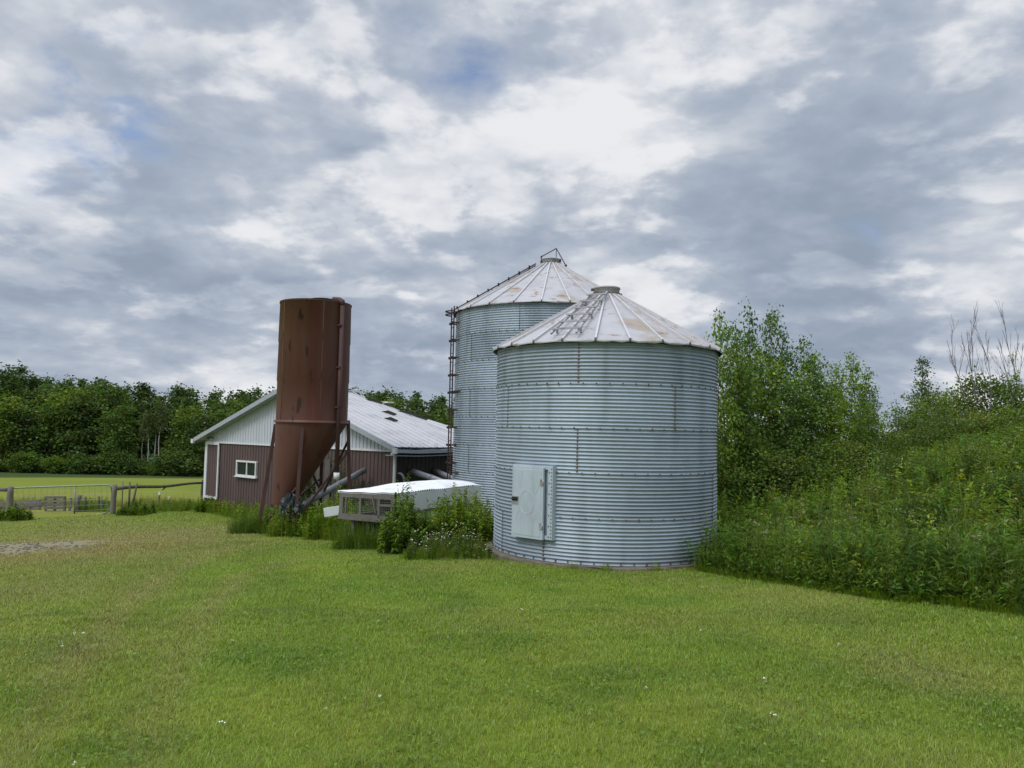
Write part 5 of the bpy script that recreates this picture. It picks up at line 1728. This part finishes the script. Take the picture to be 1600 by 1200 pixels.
local_weeds('weed_strip', 'long pale grass standing in the field behind the gate wires', 'weeds', [tuple(P(-30, 800, 35)[:2]), tuple(P(180, 800, 33)[:2]), tuple(P(180, 800, 38)[:2]), tuple(P(-30, 800, 39)[:2])], [('t', 320, .3, .75, (.20, .21, .06), dict(nb=8, spread=.25, wid=.010, lean=.35)), ('t', 160, .25, .5, WG_, dirs())], GRP)
local_weeds('weed_clump', 'green weeds growing behind the right end of the gate', 'weeds', [tuple(P(122, 800, 32.6)[:2]), tuple(P(172, 800, 32.3)[:2]), tuple(P(174, 800, 34)[:2]), tuple(P(122, 800, 34)[:2])], [('t', 120, .3, .7, WG_, dirs()), ('h', 50, .3, .7, WD, dict(nl=26, ll=.11, lw=.045))], GRP)
local_weeds('weed_strip', 'long pale grass standing in the field behind the log rail', 'weeds', [tuple(P(182, 800, 33.6)[:2]), tuple(P(305, 800, 34.6)[:2]), tuple(P(309, 800, 38)[:2]), tuple(P(182, 800, 38)[:2])], [('t', 300, .3, .8, (.21, .22, .07), dict(nb=8, spread=.25, wid=.010, lean=.35))], GRP)
local_weeds('weed_clump', 'round leafy weed at the left corner of the barn', 'weeds', quad(302, 330, 801, 1.0), [('h', 60, .4, .8, WG_, dict(nl=34, ll=.11, lw=.05)), ('t', 40, .3, .5, WG_, dirs())], GRP)
local_weeds('weed_clump', 'low yellow green weeds along the foot of the barn gable', 'weeds', [tuple((B0 + g3 * s + n3 * o_)[:2]) for s, o_ in ((10.8, .1), (6.2, .1), (6.2, 1.6), (10.8, 1.0))], [('h', 130, .3, .8, WY, dict(nl=26, ll=.10, lw=.045)), ('t', 130, .3, .7, WG_, dirs())], GRP)
local_weeds('weed_clump', 'long mounded grass left of the rusty hopper legs', 'weeds', quad(358, 440, 834, (-.2, 2.4)), [('t', 420, .6, 1.1, (.09, .155, .024), dirs()), ('h', 80, .5, 1.0, WG_, dict(nl=22, ll=.09, lw=.04))], GRP)
local_weeds('weed_clump', 'pale leafy weeds round the feet of the rusty hopper', 'weeds', quad(418, 482, 838, (-.3, 2.0)), [('h', 130, .7, 1.35, WY, dict(nl=34, ll=.09, lw=.045)), ('t', 130, .6, 1.1, WG_, dirs()), ('f', 8, .6, 1.0, WY, dict(q=3))], GRP)
local_weeds('weed_clump', 'tall nettles and grass between the rusty hopper and the coop', 'weeds', quad(468, 545, 846, (.3, 3.4)), [('h', 260, .8, 1.5, WG_, dict(nl=38, ll=.10, lw=.05)), ('t', 260, .6, 1.1, WY, dirs())], GRP)
local_weeds('weed_clump', 'long grass growing up under the wire front of the coop', 'weeds', quad(520, 612, 858, (-.1, 1.5)), [('t', 240, .6, 1.15, (.11, .18, .025), dirs()), ('h', 40, .3, .6, WG_, dict(nl=26, ll=.09, lw=.04))], GRP)
local_weeds('bramble_bush', 'dark green leafy bush in front of the coop corner', 'bush', quad(585, 655, 868, (.15, 1.6)), [('h', 150, .65, 1.35, WD, dict(nl=46, ll=.11, lw=.06, tilt=.1)), ('h', 60, .4, .8, WD, dict(nl=36, ll=.11, lw=.06, tilt=.0))], GRP)
local_weeds('wildflower_clump', 'white flowered weeds in front of the white coop wall', 'wildflowers', quad(632, 768, 876, (.1, 1.9)), [('h', 190, .25, .65, (.10, .14, .03), dict(nl=24, ll=.07, lw=.03)), ('t', 150, .25, .5, WG_, dirs()), ('f', 34, .2, .55, WY, dict(q=4, s=.05, sz=.035)), ('f', 22, .4, .8, WY, dict(q=3, s=.03, sz=.03))], GRP, lambda x, y: out_of_solids(x, y, .25))
local_weeds('bramble_bush', 'tall leafy bush against the white coop wall beside the short bin', 'bush', [tuple(P(655, 800, 16.6)[:2]), tuple(P(768, 800, 16.4)[:2]), tuple(P(770, 800, 18.8)[:2]), tuple(P(680, 800, 18.2)[:2])], [('h', 230, .8, 1.5, WG_, dict(nl=44, ll=.10, lw=.05, tilt=.2)), ('h', 60, .7, 1.5, WY, dict(nl=30, ll=.09, lw=.05))], GRP, lambda x, y: out_of_solids(x, y, .15) & ~inpoly(x, y, [tuple(COOP_FL), tuple(COOP_FR), tuple(COOP_FR + COOP_D * 1.05 + [.5, 0]), tuple(COOP_FL + COOP_D)]))
local_weeds('bramble_bush', 'trailing briar climbing the corner of the white coop wall', 'bush', [tuple(P(612, 800, 17.2)[:2]), tuple(P(650, 800, 17.2)[:2]), tuple(P(655, 800, 17.7)[:2]), tuple(P(612, 800, 17.6)[:2])], [('h', 34, 1.2, 1.9, (.11, .16, .03), dict(nl=34, ll=.085, lw=.05, tilt=.0))], GRP)
local_weeds('weed_clump', 'dark vines and brush growing against the barn wall behind the hopper', 'weeds', [tuple((B0 + g3 * s + n3 * o_)[:2]) for s, o_ in ((4.6, .2), (1.4, .2), (1.4, .9), (4.6, 1.2))], [('h', 130, 1.2, 2.6, (.05, .085, .022), dict(nl=60, ll=.12, lw=.07, tilt=.0))], GRP)
local_weeds('weed_clump', 'weeds round the coop back between the barn side and the tall bin', 'weeds', [(-3.2, 22.8), (-1.2, 22.6), (-1.4, 25.5), (-3.4, 25.2)], [('h', 90, .4, .9, WG_, dict(nl=30, ll=.10, lw=.045)), ('t', 80, .3, .7, WG_, dirs())], GRP)
for px, lab in ((905, 'grass tuft growing at the pad of the short bin, left one'), (955, 'grass tuft growing at the pad of the short bin, middle one'), (1010, 'grass tuft growing at the pad of the short bin, right one')):
    a = at1(math.degrees(math.asin((px - 946) / 176)), RA1 + .22, 0)[:2]
    local_weeds('grass_tuft', lab, 'grass tuft', [tuple(a + [-.12, -.06]), tuple(a + [.12, -.06]), tuple(a + [.12, .06]), tuple(a + [-.12, .06])], [('t', 7, .18, .36, WY, dict(nb=10, spread=.07, wid=.007, lean=.4))], 'grass tufts at the bin pad')

# ------------------------------------------------------------------ lawn grass
def lawn_ok(x, y):
    k = ~inpoly(x, y, BANK) & (np.hypot(x - C1[0], y - C1[1]) > RA1 + .20)
    k &= fence_side(x, y) < .1
    k &= rng.uniform(0, 1, x.shape) > gravel_m(x, y) * 1.3
    bx_ = (x - BO[0]) * GD[0] + (y - BO[1]) * GD[1]; by_ = (x - BO[0]) * SD[0] + (y - BO[1]) * SD[1]
    k &= ~((bx_ > -1) & (bx_ < BW + .1) & (by_ > -.05))
    return k


def wedge(n, d0, d1, half=.80, p=1.0):
    """points in the viewing wedge, density falling with distance to the power p"""
    u = rng.uniform(0, 1, n)
    q = 2 - p
    d = (d0 ** q + u * (d1 ** q - d0 ** q)) ** (1 / q) if abs(q) > 1e-3 else d0 * (d1 / d0) ** u
    a = rng.uniform(-half, half, n)
    return d * a, d


W = Leafy()
for n, d0, d1, p, h0, h1, wk, segs in ((560000, 1.9, 9.5, 1.2, .026, .054, .0007, 2), (480000, 8.5, 20, 1.5, .030, .056, .0008, 1), (210000, 18, 36, 1.4, .035, .065, .0009, 1)):
    x, y = wedge(n, d0, d1, 1.05, p); k = lawn_ok(x, y); x, y = x[k], y[k]
    pn_ = fbm(x, y, 1.1, 51); clump = fbm(x, y, 6.0, 53)
    h = rng.uniform(h0, h1, len(x)) * (.55 + .9 * clump) * (.8 + .4 * pn_)
    D_ = np.hypot(x, y)
    a = rng.uniform(0, 6.28, len(x)); l = (h * rng.uniform(.2, 1.3, len(x)))[:, None] * np.c_[np.cos(a), np.sin(a)]
    base = lawn_col(x, y); dr_ = lawn_dry(x, y)
    c = base * (1 + rng.normal(0, .26, (len(x), 1))).clip(.5, 1.7) * (1 + rng.normal(0, .08, (len(x), 3)))
    dead = rng.uniform(0, 1, len(x)) < (.035 + .30 * dr_)
    c[dead] = np.array([.30, .25, .12]) * rng.uniform(.6, 1.2, (dead.sum(), 1))
    w = np.maximum(.0034, D_ * wk) * rng.uniform(.7, 1.4, len(x))
    zz_ = gz(x, y) + np.exp(-((x / 30) ** 2 + ((y - 15) / 30) ** 2)) * .05 * (fbm(x, y, .8, 41) - .5)
    W.blades(np.c_[x, y, zz_ - .006], l, h, w, c.clip(.01, .5), segs)
# clover and plantain leaves in the foreground
x, y = wedge(9000, 2.6, 8, .8, 1.0); k = lawn_ok(x, y) & (fbm(x, y, 1.7, 15) > .5); x, y = x[k], y[k]
W.leaves(np.c_[x, y, gz(x, y) + rng.uniform(.015, .045, len(x))], rdir(len(x), -.1, .5), np.tile([0, 0, 1.], (len(x), 1)) + rng.normal(0, .35, (len(x), 3)), rng.uniform(.018, .04, len(x)), rng.uniform(.016, .026, len(x)), cjit((.135, .215, .025), len(x), .2), .1)
o = bpy.data.objects.new('lawn_grass', W.mesh('lawn_grass', [M['grass']])); put(o); tag(o, 'short mown grass blades of the lawn, greener and drier in patches', 'grass', kind='stuff')
# scattered white clover heads
x, y = wedge(34, 4, 14, .75, 1.2); k = lawn_ok(x, y); x, y = x[k], y[k]
W = Leafy(); pk = np.repeat(np.c_[x, y, gz(x, y) + .06], 5, 0) + rng.normal(0, .006, (len(x) * 5, 3))
W.leaves(pk, rdir(len(pk), -.5, .5), rdir(len(pk), 0, 1), np.full(len(pk), .014), np.full(len(pk), .012), cjit((.6, .6, .5), len(pk), .1, .02), 0)
o = bpy.data.objects.new('clover_flowers', W.mesh('clover_flowers', [M['flower']])); put(o); tag(o, 'tiny white clover heads dotted over the lawn', 'flowers', kind='stuff')
# loose stones of the bare patch
W = Leafy(); S = MB()
x = rng.normal(GRAVEL[0][0][0] - .6, 2.2, 500); y = rng.normal(GRAVEL[0][0][1], .9, 500); k = gravel_m(x, y) > .15; x, y = x[k], y[k]
for a, b in zip(x, y):
    s = random.uniform(.015, .045); z = float(gz(a, b))
    vs = [np.array([a, b, z]) + np.array(v) * s * (1 + random.uniform(-.3, .3)) for v in ((-1, -1, 0), (1, -.8, 0), (.9, 1, 0), (-.8, 1, 0), (-.5, -.5, .7), (.6, -.4, .6), (.4, .5, .75), (-.4, .5, .65))]
    S.add(vs, [(4, 5, 6, 7), (0, 1, 5, 4), (1, 2, 6, 5), (2, 3, 7, 6), (3, 0, 4, 7)])
o = S.build('loose_gravel', M['concrete']); tag(o, 'pale loose stones in the bare patch at the left edge of the lawn', 'gravel', kind='stuff')
